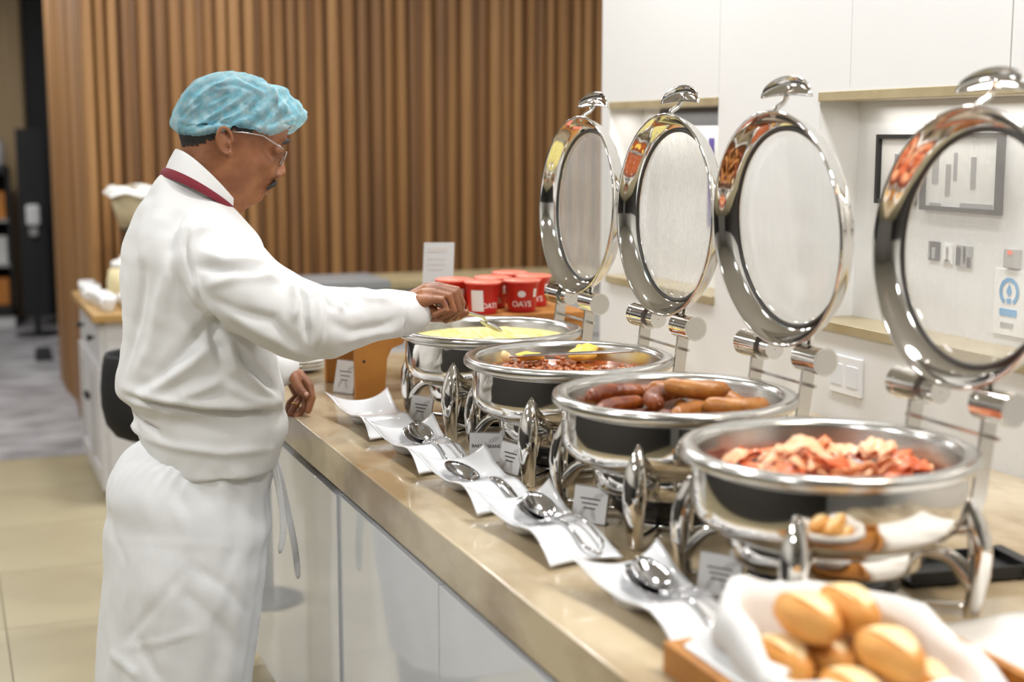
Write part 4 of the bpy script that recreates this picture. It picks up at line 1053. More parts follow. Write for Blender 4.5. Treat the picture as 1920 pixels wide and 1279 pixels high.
# ---------------- head: horizontal slices traced from the profile
FM = [(148, 440), (152, 474), (160, 500), (175, 521), (195, 533), (215, 538.5), (231, 539.5), (250, 538.5), (262, 537.5), (268, 536), (276, 533), (282, 531.5), (290, 531.5), (298, 532), (310, 534), (319, 536), (325, 535.5), (330, 532), (334, 525), (338, 516), (342, 512.5), (347, 511.5), (351, 509), (354.5, 504.5), (357.5, 505.5), (362, 503), (366, 497), (370, 494), (375, 492), (380, 487), (385, 477), (390, 465), (395, 457), (400, 452), (420, 446), (445, 440), (480, 436)]
FF = [(148, 440), (152, 474), (160, 500), (175, 521), (195, 533), (215, 538.5), (231, 539), (250, 536), (262, 533), (268, 530), (276, 524), (282, 520), (290, 518), (298, 517), (310, 514), (319, 511), (325, 509), (330, 507.5), (334, 506.5), (338, 505.5), (342, 504.5), (347, 503), (351, 501), (354.5, 497), (357.5, 496), (362, 494), (366, 491), (370, 489), (375, 486), (380, 481), (385, 472), (390, 463), (395, 456), (400, 452), (420, 446), (445, 440), (480, 436)]
BK = [(148, 425), (152, 390), (160, 366), (175, 351), (195, 341), (215, 336), (235, 335), (255, 338), (270, 342), (290, 342), (310, 337), (340, 330), (380, 324), (420, 318), (480, 312)]
WD = [(148, .012), (152, .040), (160, .056), (175, .067), (195, .0735), (215, .0765), (240, .0775), (260, .077), (285, .0745), (310, .0705), (335, .066), (355, .0625), (375, .060), (390, .059), (405, .060), (430, .064), (480, .072)]
KN = [(148, 0), (200, .06), (240, .10), (270, .16), (310, .22), (350, .32), (380, .36), (395, .15), (420, 0)]
NS = [(250, .020), (270, .011), (290, .0085), (310, .0105), (320, .0135), (330, .0145), (338, .012), (345, .020), (360, .022), (380, .024)]
ND = 96
def head_ring(y, grow=0.0):
    xf, xm, xb, w_, k = sinterp(FF, y), sinterp(FM, y), sinterp(BK, y), sinterp(WD, y), interp(KN, y); sg = sinterp(NS, y)
    pf, pm, pb = hp(xf, y), hp(xm, y), hp(xb, y); cx = (pf.x + pb.x) / 2; a = (pf.x - pb.x) / 2; ring = []
    for j in range(ND):
        th = 2 * PI * j / ND; c, s = math.cos(th), math.sin(th)
        e = .92
        X = (abs(c) ** e) * (1 if c > 0 else -1) * (a + grow); Yv = (abs(s) ** e) * (1 if s > 0 else -1) * (w_ + grow) * (1 - k * max(0, c) ** 1.5 + .05 * max(0, -c))
        if c > 0: X += (pm.x - pf.x) * math.exp(-(Yv / sg) ** 2)
        # eye sockets
        if 255 < y < 310 and c > 0: X -= .0085 * math.exp(-((abs(Yv) - .031) / .015) ** 2 - ((y - 281) / 11) ** 2)
        # cheekbone
        if c > .1: 
            q = math.exp(-((abs(Yv) - .048) / .016) ** 2 - ((y - 308) / 16) ** 2) * .005
            X += q; Yv += q * (1 if s > 0 else -1)
        # hollow beside the mouth and nostril wings
        if c > .3: X -= .0035 * math.exp(-((abs(Yv) - .028) / .007) ** 2 - ((y - 342) / 12) ** 2); X += .004 * math.exp(-((abs(Yv) - .0145) / .005) ** 2 - ((y - 328) / 5) ** 2)
        if c > .2: X += .003 * math.exp(-((abs(Yv) - .030) / .02) ** 2 - ((y - 266) / 6) ** 2)
        ring.append(Vector((cx + X, Y0 + Yv, (pf.z + pb.z) / 2)))
    return ring
ys = [148, 149.5, 152, 156, 160, 167] + list(range(175, 262, 6)) + [262 + 2.0 * i for i in range(66)] + [400, 420, 445, 480]
ys = sorted(set(ys))
bd = MB(); bd.loft([head_ring(y) for y in reversed(ys)])
# ears
for s in (-1, 1):
    ec = hp(407, 264, s * .079)
    T = Matrix.Rotation(math.radians(-12), 3, 'Y') 
    R_ = Matrix.Rotation(s * -.35, 3, 'Z')
    E_ = lambda a, b_, o_: ec + R_ @ (T @ Vector((a, s * o_, b_)))
    rim_ = []
    for i in range(17):
        a = math.radians(-60 + i * 300 / 16)
        rim_.append(E_(-.003 + .0165 * math.cos(a + PI * .28), .002 + .027 * math.sin(a + PI * .28) , .010 + .003 * math.sin(i * .4)))
    bd.tube(rim_, .0044, 10)
    bd.ball(E_(-.002, 0, .002), .0145, .006, .026, 16, 10, R_ @ T)
    bd.tube([E_(.008, .006, .006), E_(.004, -.006, .010), E_(.008, -.016, .008)], [.003, .004, .0035], 8)
    bd.ball(E_(.003, -.027, .006), .0075, .0042, .008, 12, 8)
# eyelids
for s in (-1, 1): bd.ball(hp(514.5, 281.5, s * .031), .0125, .0135, .0105, 16, 10)
for s in (-1, 1):
    bd.ball(hp(519.5, 328, s * .0135), .0085, .0062, .0066, 14, 8)
    bd.ball(hp(528, 324, s * .004), .0085, .0075, .0085, 14, 8)
# lips: part the mouth with two soft ridges
bd.tube([hp(497, 356, -.024), hp(503, 353, -.013), hp(506.5, 351.5, 0), hp(503, 353, .013), hp(497, 356, .024)], [.002, .0035, .004, .0035, .002], 8)
bd.tube([hp(495, 358.5, -.022), hp(500.5, 360.5, -.012), hp(503.0, 361.5, 0), hp(500.5, 360.5, .012), hp(495, 358.5, .022)], [.002, .0038, .0045, .0038, .002], 8)
# ---------------- trunk, legs, arms under the clothes
def ring_xy(c, a, b_, n=40, e=.9):
    out = []
    for j in range(n):
        th = 2 * PI * j / n; cc, s = math.cos(th), math.sin(th)
        out.append(Vector((c.x + abs(cc) ** e * (1 if cc > 0 else -1) * a, c.y + abs(s) ** e * (1 if s > 0 else -1) * b_, c.z)))
    return out
bd.loft([ring_xy(Vector((x, Y0, z)), a, b_) for x, z, a, b_ in [(.50, .80, .10, .15), (.505, .95, .115, .16), (.515, 1.10, .115, .155), (.51, 1.25, .11, .17), (.51, 1.36, .085, .15), (.52, 1.42, .06, .09)]])
for s in (-1, 1):
    bd.tube([(.49, Y0 + s * .075, .84), (.50, Y0 + s * .088, .48), (.47, Y0 + s * .09, .10)], [.066, .055, .042], 20)
    bd.tube([(.46, Y0 + s * .09, .06), (.60, Y0 + s * .10, .045)], [.038, .034], 16)
RS = px(385, 462, 2.93); RE = px(588, 606, 2.93); RW = px(768, 571, 3.045)
bd.tube([RS, RS.lerp(RE, .5), RE, RE.lerp(RW, .4), RW], [.055, .048, .042, .038, .0275], 20)
LS = Vector((.50, Y0 + .185, 1.33)); LE = Vector((.50, 3.375, 1.08)); LW = px(540, 696, 3.375)
bd.tube([LS, LS.lerp(LE, .5), LE, LE.lerp(LW, .5), LW], [.055, .046, .04, .036, .027], 20)
# ---------------- right hand, closed round the ladle handle
def chain(pts, rad): bd.tube([px(*p) for p in pts], rad, 14)
def palm(wrist, k, thick, wr):
    """loft from the wrist disc to a row of knuckles (list of points), thick = half thickness"""
    pass
RH = {'pinky': [(806, 563, 3.010), (829, 563, 3.008), (838, 580, 3.012), (815, 590, 3.018)],
      'ring': [(813, 551, 3.028), (842, 556, 3.026), (850, 582, 3.030), (823, 596, 3.034)],
      'middle': [(819, 543, 3.048), (852, 550, 3.046), (859, 580, 3.050), (836, 600, 3.052)],
      'index': [(822, 539, 3.069), (857, 545, 3.068), (866, 569, 3.070), (852, 596, 3.068)]}
RR = {'pinky': [.0105, .0092, .0086, .0072], 'ring': [.0118, .0102, .0094, .008], 'middle': [.0122, .0106, .0098, .0082], 'index': [.012, .0106, .0096, .0082]}
for k, v in RH.items():
    chain(v, RR[k])
    kn = v[0]; bd.tube([px(774, 566 + (kn[1] - 551) * .55, lerp(kn[2], 3.042, .45)), px(kn[0] - 18, kn[1] + 2, kn[2]), px(*kn)], [.0175, .0155, RR[k][0] + .0008], 14)
chain([(782, 582, 3.060), (812, 592, 3.078), (842, 596, 3.082), (862, 592, 3.078), (874, 586, 3.074)], [.0175, .0150, .0112, .0098, .0078])
chain([(775, 575, 3.042), (798, 578, 3.032), (812, 582, 3.032)], [.020, .0165, .011])
# ---------------- left hand, loosely curled on the counter edge, thumb towards the viewer
LH = {'index': [(563, 704, 3.372), (580, 723, 3.366), (585, 746, 3.360), (578, 770, 3.352)],
      'middle': [(557, 707, 3.396), (577, 733, 3.394), (572, 763, 3.376), (556, 781, 3.362)],
      'ring': [(550, 710, 3.416), (568, 740, 3.412), (556, 757, 3.388), (545, 776, 3.372)],
      'pinky': [(543, 712, 3.432), (556, 742, 3.426), (543, 756, 3.404), (537, 772, 3.39)]}
for k, v in LH.items():
    chain(v, [.0118, .0106, .0098, .0084] if k != 'pinky' else [.0105, .0092, .0084, .007])
    kn = v[0]; bd.tube([px(540, 692, lerp(kn[2], 3.39, .5)), px(lerp(540, kn[0], .6), lerp(692, kn[1], .6), kn[2]), px(*kn)], [.016, .0145, .0125], 14)
chain([(543, 694, 3.366), (553, 712, 3.350), (562, 730, 3.343), (573, 741, 3.340)], [.0150, .0130, .0112, .0086])
body_me = union(bd, .0024, 2, .4)
body_me.polygons.foreach_set('use_smooth', [True] * len(body_me.polygons))
body_me.name = 'body'
body_me.transform(Matrix.Translation(-root.location))
bo = bpy.data.objects.new('body', body_me); COL.objects.link(bo); bo.parent = root; body_me.materials.clear(); body_me.materials.append(M['skin'])
def part(mb, name, m, **k): return mb.build(name, m, root, world=True, **k)
# thumb nails, ring
M['nail'] = mat('nail', (.62, .36, .27), .25)
nl = px(574.5, 739.5, 3.3335); part(MB().ball(nl, .0058, .0035, .0052, 14, 8), 'nail', M['nail'])
M['gold'] = mat('gold', (.85, .55, .18), .2, 1)
rc, rd_ = px(556, 757, 3.388), (px(545, 776, 3.372) - px(556, 757, 3.388)).normalized()
rc = rc + rd_ * .006
rg = []; u_ = rd_.orthogonal().normalized(); v_ = rd_.cross(u_)
part(MB().tube([rc + (u_ * math.cos(a) + v_ * math.sin(a)) * .0104 for a in [2 * PI * i / 24 for i in range(25)]], .0015, 8, round_cap=False), 'ring', M['gold'])
# ---------------- hair, brows, moustache
hr = []
for i in range(45):
    y = 170 + i * 2.4
    ring = head_ring(min(y, 278), .0016)
    hr.append(ring)
hb = MB(); hb.add([p for r_ in hr for p in r_], [])
fs = []
for i in range(44):
    for j in range(ND):
        k = (j + 1) % ND; p = hr[i][j]; yy = 170 + i * 2.4
        c = math.cos(2 * PI * (j + .5) / ND)
        lim = interp([(-1, 275), (-.75, 272), (-.5, 262), (-.3, 252), (-.15, 244), (.05, 250), (.2, 250), (.3, 236), (.6, 222), (1, 215)], c)
        if yy + 2.4 <= lim + 2 * math.sin(j * 2.3): fs.append((i * ND + j, (i + 1) * ND + j, (i + 1) * ND + k, i * ND + k))
hb.f = fs
cap_r = [head_ring(y, .0016) for y in (149, 152, 158, 165, 170)]
hb.loft(cap_r, cap=False); hb.f.append(tuple(len(hb.v) - 5 * ND + j for j in range(ND)))
part(hb, 'hair', M['hair'])
for s in (-1, 1):
    pts = [hp(535.5, 267, s * .014), hp(533.5, 264.5, s * .024), hp(530, 264, s * .034), hp(524, 266, s * .044), hp(517, 270, s * .051)]
    part(MB().tube([p + Vector((.0035, s * .001, 0)) for p in pts], [.002, .0032, .0034, .003, .0015], 8, flat=1.4), 'eyebrow', M['hair'])
    part(MB().tube([hp(521.5, 284.5, s * .022), hp(524.5, 286.5, s * .030), hp(519, 287, s * .040)], [.0007, .0011, .0008], 6), 'eyelash', M['hair'])
mu = MB()
for s in (-1, 1):
    mu.tube([hp(514.5, 342, s * .001), hp(513.5, 343, s * .009), hp(509.5, 345.5, s * .018), hp(501.5, 349.5, s * .026), hp(495, 354, s * .030)], [.0046, .005, .0047, .0034, .0014], 10, flat=1.2)
mu.v = [v + Vector(noise.noise_vector(v * 220)) * .0012 for v in mu.v]
part(mu, 'moustache', M['hair'])
# ---------------- glasses
M['glass_frame'] = mat('glass_frame', (.42, .38, .36), .15, 1)
M['lens'] = fog_glass('spectacle_lens', .28, .02)  # white haze mixed into the lens stands in for a bright reflection
gl = MB(); ln_ = MB()
for s in (-1, 1):
    lc = hp(524.5, 298.5, s * .031); n_ = Vector((.90, s * .10, -.42)).normalized()     # tilted forward with the head
    uu = Vector((0, 1, 0)); uu = (uu - n_ * uu.dot(n_)).normalized(); vv = n_.cross(uu)
    rim = [lc + uu * (.0235 * math.cos(a)) + vv * (.0175 * math.sin(a)) for a in [2 * PI * i / 32 for i in range(32)]]
    gl.tube(rim + [rim[0]], .0013, 8, round_cap=False)
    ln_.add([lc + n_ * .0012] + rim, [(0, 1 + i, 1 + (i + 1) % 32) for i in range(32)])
    gl.tube([hp(520.5, 281.5, s * .056), hp(519, 279.5, s * .062), hp(512, 275, s * .068), hp(498, 266.5, s * .0755), hp(478, 254, s * .0805), hp(440, 248, s * .0825), hp(421, 247, s * .084)], [.0014, .002, .0021, .0018, .0016, .0014, .0014], 8)
gl.tube([hp(529.5, 291, -.008), hp(534, 290, 0), hp(529.5, 291, .008)], .0012, 8)
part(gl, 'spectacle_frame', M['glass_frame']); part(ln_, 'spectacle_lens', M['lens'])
# ---------------- hair net
HL = [(134, 442), (136, 411), (142, 388), (150, 371), (160, 358), (172, 347), (185, 338), (200, 330), (212, 326), (225, 322), (236, 321), (243, 327), (250, 336)]
HR = [(134, 442), (136, 464), (142, 484), (150, 498), (157, 508), (161, 526), (165, 537), (172, 542), (178, 546), (185, 557), (195, 567), (207, 573), (218, 573.5), (228, 570), (238, 563), (246, 552), (252, 545)]
HW = [(134, .004), (136, .037), (142, .058), (150, .072), (160, .081), (175, .0885), (195, .094), (215, .0975), (235, .0985), (245, .096), (255, .092)]
def rimy(c, s):
    return interp([(-1, 249), (-.8, 251), (-.5, 247), (-.3, 243), (-.1, 234), (.05, 237), (.2, 243), (.45, 250), (.66, 243), (.8, 233), (.9, 234), (1, 249)], c)
nv, nn = 60, 160; rings = []
for i in range(nv + 1):
    t = i / nv; ring = []
    for j in range(nn):
        th = 2 * PI * j / nn; c, s = math.cos(th), math.sin(th)
        y = 134 + (rimy(c, s) - 134) * (1 - math.cos(min(1, t / .93) * PI / 2)) ** .9
        l_, r_ = hp(sinterp(HL, y), y), hp(sinterp(HR, y), y); w_ = sinterp(HW, y)
        cx = (l_.x + r_.x) / 2; a = (r_.x - l_.x) / 2
        # narrow front puff
        Yv = (abs(s) ** .85) * (1 if s > 0 else -1) * w_ * (1 - .22 * max(0, c) ** 2)
        X = cx + (abs(c) ** .85) * (1 if c > 0 else -1) * a
        p = Vector((X, Y0 + Yv, l_.z)); ctr = Vector((cx, Y0, l_.z - .02)); nr = (p - ctr).normalized()
        amp = lerp(.0035, .0075, max(0, c) ** 2)
        q = noise.turbulence(p * 34, 4, True) - .5
        rid = -abs(noise.noise(Vector((p.x * 26 - p.z * 20, p.y * 14, p.z * 22 + p.x * 12)))) + .2
        p = p + nr * (amp * q + .006 * rid * min(1, t * 3))
        if t > .93:      # gathered elastic hem turning in, with frill
            q2 = (t - .93) / .07
            p = p - nr * (.007 * q2) + Vector((0, 0, -.003 * q2)) + nr * (.0022 * math.sin(j * 1.9))
        ring.append(p)
    rings.append(ring)
def net_mat():
    m = bpy.data.materials.new('hair_net'); m.use_nodes = True; nt = m.node_tree; nt.nodes.clear(); L = nt.links.new
    out = nt.nodes.new('ShaderNodeOutputMaterial'); tr = nt.nodes.new('ShaderNodeBsdfTransparent')
    df = nt.nodes.new('ShaderNodeBsdfDiffuse'); df.inputs[0].default_value = (.20, .62, .80, 1)
    tl = nt.nodes.new('ShaderNodeBsdfTranslucent'); tl.inputs[0].default_value = (.20, .62, .80, 1)
    ad = nt.nodes.new('ShaderNodeMixShader'); ad.inputs[0].default_value = .35; L(df.outputs[0], ad.inputs[1]); L(tl.outputs[0], ad.inputs[2])
    tc = nt.nodes.new('ShaderNodeTexCoord'); n = nt.nodes.new('ShaderNodeTexNoise'); n.inputs['Scale'].default_value = 60; n.inputs['Detail'].default_value = 8; L(tc.outputs['Object'], n.inputs[0])
    cr = nt.nodes.new('ShaderNodeValToRGB'); cr.color_ramp.elements[0].color = (.34, .75, .90, 1); cr.color_ramp.elements[1].color = (.64, .89, .96, 1); cr.color_ramp.elements[0].position = .4; cr.color_ramp.elements[1].position = .65
    L(n.outputs['Fac'], cr.inputs[0]); L(cr.outputs[0], df.inputs[0]); L(cr.outputs[0], tl.inputs[0])
    mr = nt.nodes.new('ShaderNodeMapRange'); mr.inputs[1].default_value = .35; mr.inputs[2].default_value = .65; mr.inputs[3].default_value = .34; mr.inputs[4].default_value = .70
    n3 = nt.nodes.new('ShaderNodeTexNoise'); n3.inputs['Scale'].default_value = 24; n3.inputs['Detail'].default_value = 5; L(tc.outputs['Object'], n3.inputs[0]); L(n3.outputs['Fac'], mr.inputs[0])
    at_ = nt.nodes.new('ShaderNodeAttribute'); at_.attribute_name = 'ridge'
    ma = nt.nodes.new('ShaderNodeMath'); ma.operation = 'MULTIPLY_ADD'; ma.inputs[1].default_value = .55; ma.use_clamp = True; L(at_.outputs['Fac'], ma.inputs[0]); L(mr.outputs[0], ma.inputs[2])

    bp = nt.nodes.new('ShaderNodeBump'); bp.inputs['Strength'].default_value = .6; bp.inputs['Distance'].default_value = .004; L(n.outputs['Fac'], bp.inputs['Height']); L(bp.outputs[0], df.inputs['Normal'])
    mx = nt.nodes.new('ShaderNodeMixShader'); L(ma.outputs[0], mx.inputs[0]); L(tr.outputs[0], mx.inputs[1]); L(ad.outputs[0], mx.inputs[2]); L(mx.outputs[0], out.inputs[0]); return m
nme = MB().loft(rings, cap=False).mesh('hair_net')
NF = [([(338, 247), (385, 216), (430, 190), (462, 166)], .007, .005), ([(352, 250), (400, 226), (448, 205), (480, 176)], .007, .0045), ([(330, 236), (370, 238), (410, 229), (445, 240), (480, 246)], .006, .006), ([(345, 200), (368, 175), (400, 152), (430, 141)], .005, .005),
 ([(335, 225), (352, 205), (375, 190)], .004, .004), ([(420, 232), (470, 214), (508, 178)], .006, .005), ([(470, 244), (505, 222), (530, 185)], .006, .005), ([(500, 238), (530, 225), (556, 212)], .006, .005), ([(520, 170), (545, 195), (560, 222)], .006, .005), ([(508, 162), (516, 180), (520, 205)], -.006, .005),
 ([(440, 140), (470, 155), (500, 170)], .004, .004), ([(400, 165), (440, 160), (475, 172)], .003, .003), ([(390, 195), (420, 180), (445, 172)], .003, .003), ([(532, 230), (548, 238), (562, 232)], .006, .005), ([(356, 228), (392, 205), (420, 200)], .003, .003), ([(540, 180), (556, 196), (568, 214)], .005, .004)]
rdg = fold(nme, NF, n_amp=(.004, .003))
at = nme.attributes.new('ridge', 'FLOAT', 'POINT'); at.data.foreach_set('value', [min(1, max(0, d_ / .007)) for d_ in rdg])
nme.transform(Matrix.Translation(-root.location)); nme.materials.append(net_mat())
no_ = bpy.data.objects.new('hair_net', nme); COL.objects.link(no_); no_.parent = root
# ---------------- jacket
JB = [(318, 306), (335, 290), (360, 273), (400, 247), (450, 228), (500, 222), (550, 224), (600, 226), (650, 222), (690, 217), (715, 214), (733, 217), (746, 232), (758, 242), (775, 247), (800, 252), (830, 262), (850, 270), (868, 280)]
JF = [(318, 345), (335, 372), (360, 408), (385, 436), (400, 450), (425, 472), (450, 488), (500, 500), (550, 502), (600, 505), (650, 512), (700, 524), (735, 533), (755, 535), (768, 533), (785, 537), (810, 536), (830, 528), (850, 522), (868, 512)]
JW = [(318, .035), (335, .065), (360, .098), (385, .135), (410, .165), (440, .192), (470, .205), (500, .205), (600, .205), (680, .212), (733, .21), (750, .198), (765, .194), (790, .204), (830, .208), (862, .206)]
jk = MB(); rings = []
y = 318
while y <= 868:
    b_, f_ = hp(sinterp(JB, y), y), hp(sinterp(JF, y), y); w_ = sinterp(JW, y); ctr = Vector(((b_.x + f_.x) / 2, Y0, (b_.z + f_.z) / 2))
    rings.append(ring_xy(ctr, (f_.x - b_.x) / 2 - .006, w_, 56, .88)); y += 6
jk.loft(list(reversed(rings)))
SLV = [(352, 462, 2.97, .060), (385, 478, 2.93, .084), (425, 516, 2.905, .090), (475, 556, 2.895, .088), (530, 588, 2.90, .084), (578, 606, 2.92, .083), (612, 606, 2.94, .0755), (650, 598, 2.96, .065), (700, 593, 2.985, .0565), (740, 590, 3.01, .052), (765, 588, 3.028, .0495), (772, 587, 3.034, .0462)]
jk.tube([px(a, b_, c) for a, b_, c, r_ in SLV], [r_ for *_, r_ in SLV], 36)
jk.tube([LS + Vector((-.02, -.03, .02)), LS.lerp(LE, .5), LE, LE.lerp(LW, .5), LE.lerp(LW, .93)], [.085, .08, .07, .055, .045], 28)
# trapezius slope
for s in (-1, 1): jk.tube([Vector((.50, Y0 + s * .06, 1.385)), Vector((.49, Y0 + s * .11, 1.365)), Vector((.485, Y0 + s * .16, 1.335))], [.05, .055, .06], 20)
jme = union(jk, .0048, 7, .5)
JFOLD = [
 # waist: string cinch and hem lines
 ([(236, 742), (300, 762), (380, 772), (450, 774), (530, 770)], -.012, .008), ([(228, 728), (290, 748), (370, 760), (450, 763), (532, 756)], .008, .012),
 ([(262, 818), (330, 838), (420, 850), (515, 842)], .005, .010), ([(232, 765), (250, 790), (262, 815)], .008, .010), ([(246, 770), (262, 792), (300, 812)], -.008, .007),
 # shoulder seam and armhole
 ([(352, 432), (346, 462), (352, 495), (362, 525), (378, 560), (398, 590), (414, 610)], -.007, .006), ([(358, 520), (385, 565), (408, 600)], .006, .010),
 # back and side drapes running to the waist
 ([(402, 640), (360, 680), (310, 715), (262, 738)], .010, .016), ([(395, 600), (345, 665), (290, 715), (250, 735)], -.008, .014), ([(420, 630), (440, 690), (490, 735), (525, 752)], .010, .016),
 ([(400, 585), (402, 640), (420, 665)], -.010, .010), ([(445, 650), (470, 690), (515, 735)], -.008, .010), ([(330, 480), (300, 560), (285, 640), (255, 705)], .006, .018), ([(270, 500), (258, 590), (238, 690)], -.006, .016),
 ([(415, 715), (380, 730), (330, 745)], .007, .012), ([(422, 718), (455, 742), (515, 760)], .006, .010),
 # sleeve: upper arm drapes
 ([(375, 470), (420, 488), (470, 488), (515, 492)], .006, .012), ([(365, 498), (410, 505), (455, 512), (500, 512)], -.006, .010), ([(385, 535), (440, 520), (500, 515), (530, 522)], .006, .012),
 ([(395, 560), (450, 585), (510, 600), (545, 640)], -.006, .012), ([(420, 575), (470, 610), (540, 650), (580, 672)], .006, .014),
 # elbow crush
 ([(560, 530), (572, 560), (572, 595), (580, 640)], -.009, .008), ([(548, 525), (556, 560), (552, 600)], .007, .009), ([(585, 532), (598, 560), (600, 600), (596, 650)], .008, .010), ([(600, 540), (612, 558), (622, 580)], -.008, .006),
 ([(615, 540), (630, 560), (640, 585)], .006, .007), ([(632, 546), (648, 566), (660, 580)], -.006, .006), ([(660, 545), (690, 560), (730, 560)], .004, .009), ([(610, 600), (660, 622), (720, 612), (755, 595)], -.004, .012), ([(640, 640), (690, 628), (750, 622)], .004, .010),
 # cuff stitch lines
 ([(757, 552), (763, 580), (764, 610), (758, 634)], -.004, .005), ([(300, 400), (270, 450), (262, 500)], .004, .02), ([(440, 430), (400, 420), (370, 430)], .005, .014), ([(340, 395), (320, 430), (318, 480)], -.004, .014)]
fold(jme, JFOLD)
jme.transform(Matrix.Translation(-root.location)); jme.polygons.foreach_set('use_smooth', [True] * len(jme.polygons)); jme.name = 'jacket'
jo = bpy.data.objects.new('jacket', jme); COL.objects.link(jo); jo.parent = root; jme.materials.clear(); jme.materials.append(M['white_cloth'])
# collar (stand collar, white) and maroon band at its foot
def collar_ring(tab, w_, n=64):
    out = []
    for j in range(n):
        th = 2 * PI * j / n; c, s = math.cos(th), math.sin(th)
        xb, yb, xf, yf = tab; u = (c + 1) / 2
        pb, pf = hp(xb, yb), hp(xf, yf)
        cx = (pb.x + pf.x) / 2; a = (pf.x - pb.x) / 2
        z = lerp(pb.z, pf.z, u ** 1.15)
        out.append(Vector((cx + a * c, Y0 + w_ * s * (1 - .10 * c), z)))
    return out
cr = [collar_ring(t, w_) for t, w_ in (((304, 332, 432, 408), .104), ((309, 322, 436, 402), .098), ((318, 300, 442, 398), .088), ((327, 283, 448, 394), .0815), ((330, 279, 450, 393), .079), ((334, 280, 447, 394), .076), ((326, 300, 440, 400), .078), ((318, 325, 432, 408), .09))]
cm = MB().loft(cr, cap=False); part(cm, 'collar', M['white_cloth'])
mb_ = [collar_ring(t, w_) for t, w_ in (((300, 330, 434, 400), .118), ((302, 322, 436, 394), .119), ((309, 314, 438, 391), .112), ((314, 317, 438, 394), .104), ((312, 330, 436, 402), .102))]
part(MB().loft(mb_, cap=False), 'collar_trim', M['maroon'])
# ---------------- apron
AB = [(828, 275), (838, 268), (850, 250), (870, 225), (900, 206), (930, 200), (970, 205), (1010, 199), (1060, 197), (1110, 195), (1160, 191), (1210, 185), (1262, 180)]
AF = [(828, 500), (838, 505), (850, 511), (870, 512), (900, 506), (930, 501), (960, 500), (1000, 503), (1030, 494), (1060, 489), (1110, 483), (1160, 478), (1210, 472), (1262, 466), (1300, 462)]
nn = 150; rings = []
yv = [828 + i * 6.7 for i in range(72)]
for y in yv:
    b_, f_ = hp(sinterp(AB, y), y), hp(sinterp(AF, y), y); cx = (b_.x + f_.x) / 2; a = (f_.x - b_.x) / 2 - .004; t = (y - 828) / 477; w_ = lerp(.162, .225, min(1, t * 2) ** .6); ring = []
    for j in range(nn):
        th = 2 * PI * j / nn; c, s = math.cos(th), math.sin(th)
        fl_a = .005 * t * math.sin(th * 9 + 2 * math.sin(th * 2)) + .002 * math.sin(th * 17 + t * 3) * min(1, t * 3)
        g = .004 * math.sin(th * 34) * max(0, 1 - t * 6) * min(1, t * 12)
        e = .85
        r_ = 1 + 0
        p = Vector((cx + abs(c) ** e * (1 if c > 0 else -1) * (a + fl_a + g), Y0 + abs(s) ** e * (1 if s > 0 else -1) * (w_ + fl_a + g), b_.z))
        ring.append(p)
    rings.append(ring)
am = MB().loft(rings, cap=False); ame = am.mesh('apron')
AFOLD = [([(290, 850), (315, 900), (350, 960)], .008, .014), ([(330, 850), (360, 900), (400, 950)], .007, .014), ([(380, 855), (410, 900), (440, 930)], -.007, .012), ([(300, 860), (330, 930), (345, 1000)], -.006, .012),
 ([(440, 860), (470, 890), (500, 905)], .006, .012), ([(420, 900), (450, 940), (490, 985)], .005, .014), ([(200, 1014), (300, 1016), (490, 1028)], -.0012, .006),
 ([(345, 1070), (290, 1140), (230, 1205)], .004, .008), ([(230, 1218), (300, 1205), (375, 1180)], -.004, .006), ([(360, 1060), (420, 1100), (465, 1150)], .005, .012), ([(330, 1100), (400, 1160), (450, 1230)], .005, .016), ([(260, 1200), (280, 1240), (300, 1279)], .005, .012),
 ([(215, 1000), (235, 1060), (225, 1140)], .004, .012), ([(450, 1040), (420, 1110), (395, 1170)], -.004, .014), ([(205, 1225), (235, 1245), (260, 1270)], -.006, .010), ([(228, 862), (210, 930), (203, 1000), (200, 1100), (195, 1200)], -.004, .006)]
fold(ame, AFOLD, .9, n_amp=(.005, .0015))
ame.transform(Matrix.Translation(-root.location)); ame.materials.append(M['apron_cloth'])
ao = bpy.data.objects.new('apron', ame); COL.objects.link(ao); ao.parent = root; sd = ao.modifiers.new('s', 'SOLIDIFY'); sd.thickness = .002
# apron strings hanging at the counter side
def ribbon(pts, w_, name):
    P = [px(*p) for p in pts]; vs = []
    for i, p in enumerate(P):
        t = i / (len(P) - 1); d = RT * .85 + Vector((0, .5, 0)) * math.sin(t * 3)
        vs += [p - d.normalized() * w_ / 2, p + d.normalized() * w_ / 2]
    o = part(MB().add(vs, [(2 * i, 2 * i + 1, 2 * i + 3, 2 * i + 2) for i in range(len(P) - 1)]), name, M['apron_cloth'], sub=2)
    sd = o.modifiers.new('s', 'SOLIDIFY'); sd.thickness = .0012
ribbon([(512, 845, 3.17), (522, 880, 3.16), (536, 940, 3.165), (548, 1000, 3.17), (556, 1045, 3.172), (559, 1088, 3.172)], .015, 'apron_string')
ribbon([(510, 848, 3.10), (520, 900, 3.08), (530, 960, 3.085), (532, 1000, 3.09), (524, 1040, 3.10)], .014, 'apron_string')
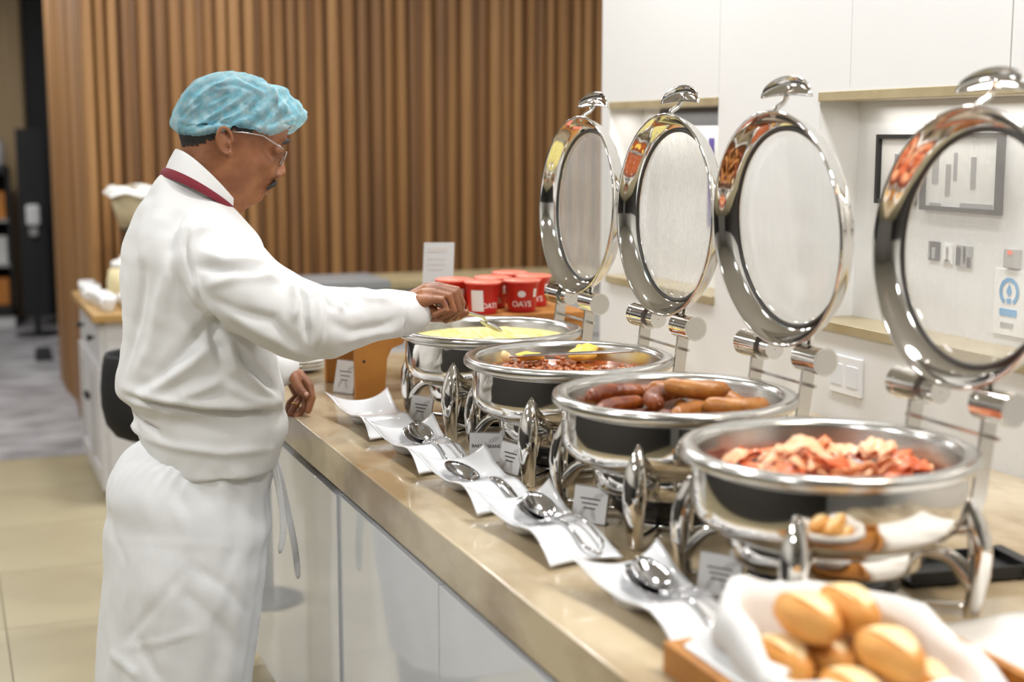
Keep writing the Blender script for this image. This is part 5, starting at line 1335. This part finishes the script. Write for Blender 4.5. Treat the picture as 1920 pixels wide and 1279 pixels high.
# stitched edge of the wrap-over
M['stitch'] = mat('stitch', (.72, .70, .66), .8)
st_ = MB(); bvA = BVHTree.FromPolygons([v.co + root.location for v in ame.vertices], [tuple(p.vertices) for p in ame.polygons])
for i in range(58):
    y = 864 + i * 6.7; x = interp([(864, 229), (930, 212), (1000, 206), (1100, 203), (1200, 196), (1260, 188)], y)
    h = bvA.ray_cast(CAM, _ray(x, y).normalized())
    if h[0]: st_.ball(h[0], .0018, .0018, .003, 6, 4)
part(st_, 'hem_stitching', M['stitch'])
# trousers and shoes below the apron
M['trouser'] = mat('trouser', (.09, .09, .10), .8)
tq = MB()
for s in (-1, 1): tq.tube([(.49, Y0 + s * .075, .80), (.50, Y0 + s * .088, .5), (.475, Y0 + s * .092, .09)], [.070, .070, .064], 24, round_cap=False)
part(tq, 'trousers', M['trouser'])
for s in (-1, 1):
    b = MB(); S = [(-.10, .03, .02), (-.09, .055, .034), (-.04, .06, .04), (.03, .05, .042), (.09, .04, .046), (.14, .034, .042), (.165, .02, .025)]
    b.loft([[Vector((.50 + x, Y0 + s * .096 + w_ * math.cos(2*PI*j/18), max(.0, h + h * math.sin(2*PI*j/18)))) for j in range(18)] for x, h, w_ in S])
    part(b, 'shoe', M['black'])
# ---------------- ladle in the right hand
sp_ = thing('stirring_spoon', px(868, 578, 3.075), 'long steel stirring spoon with blue tipped handle held in the hand', 'spoon')
h0, h1, h2, h3 = px(820, 572, 3.032), px(868, 584, 3.074), px(905, 594, 3.140), px(916, 606, 3.175)
MB().tube([h0, h1, h2, h3], [.0045, .0042, .0036, .0036], 10).build('shaft', M['steel'], sp_, world=True)
M['blue_grip'] = mat('blue_grip', (.05, .42, .72), .35)
MB().tube([px(866.5, 563, 3.082), px(866.5, 578, 3.078)], .0055, 12).build('blue_tab', M['blue_grip'], sp_, world=True)
b = MB(); T = []; c0 = px(921, 611, 3.185)
b.ball(c0, .030, .022, .007, 20, 10, Matrix.Rotation(.5, 3, 'Y')); b.build('spoon_bowl', M['steel'], sp_, world=True)
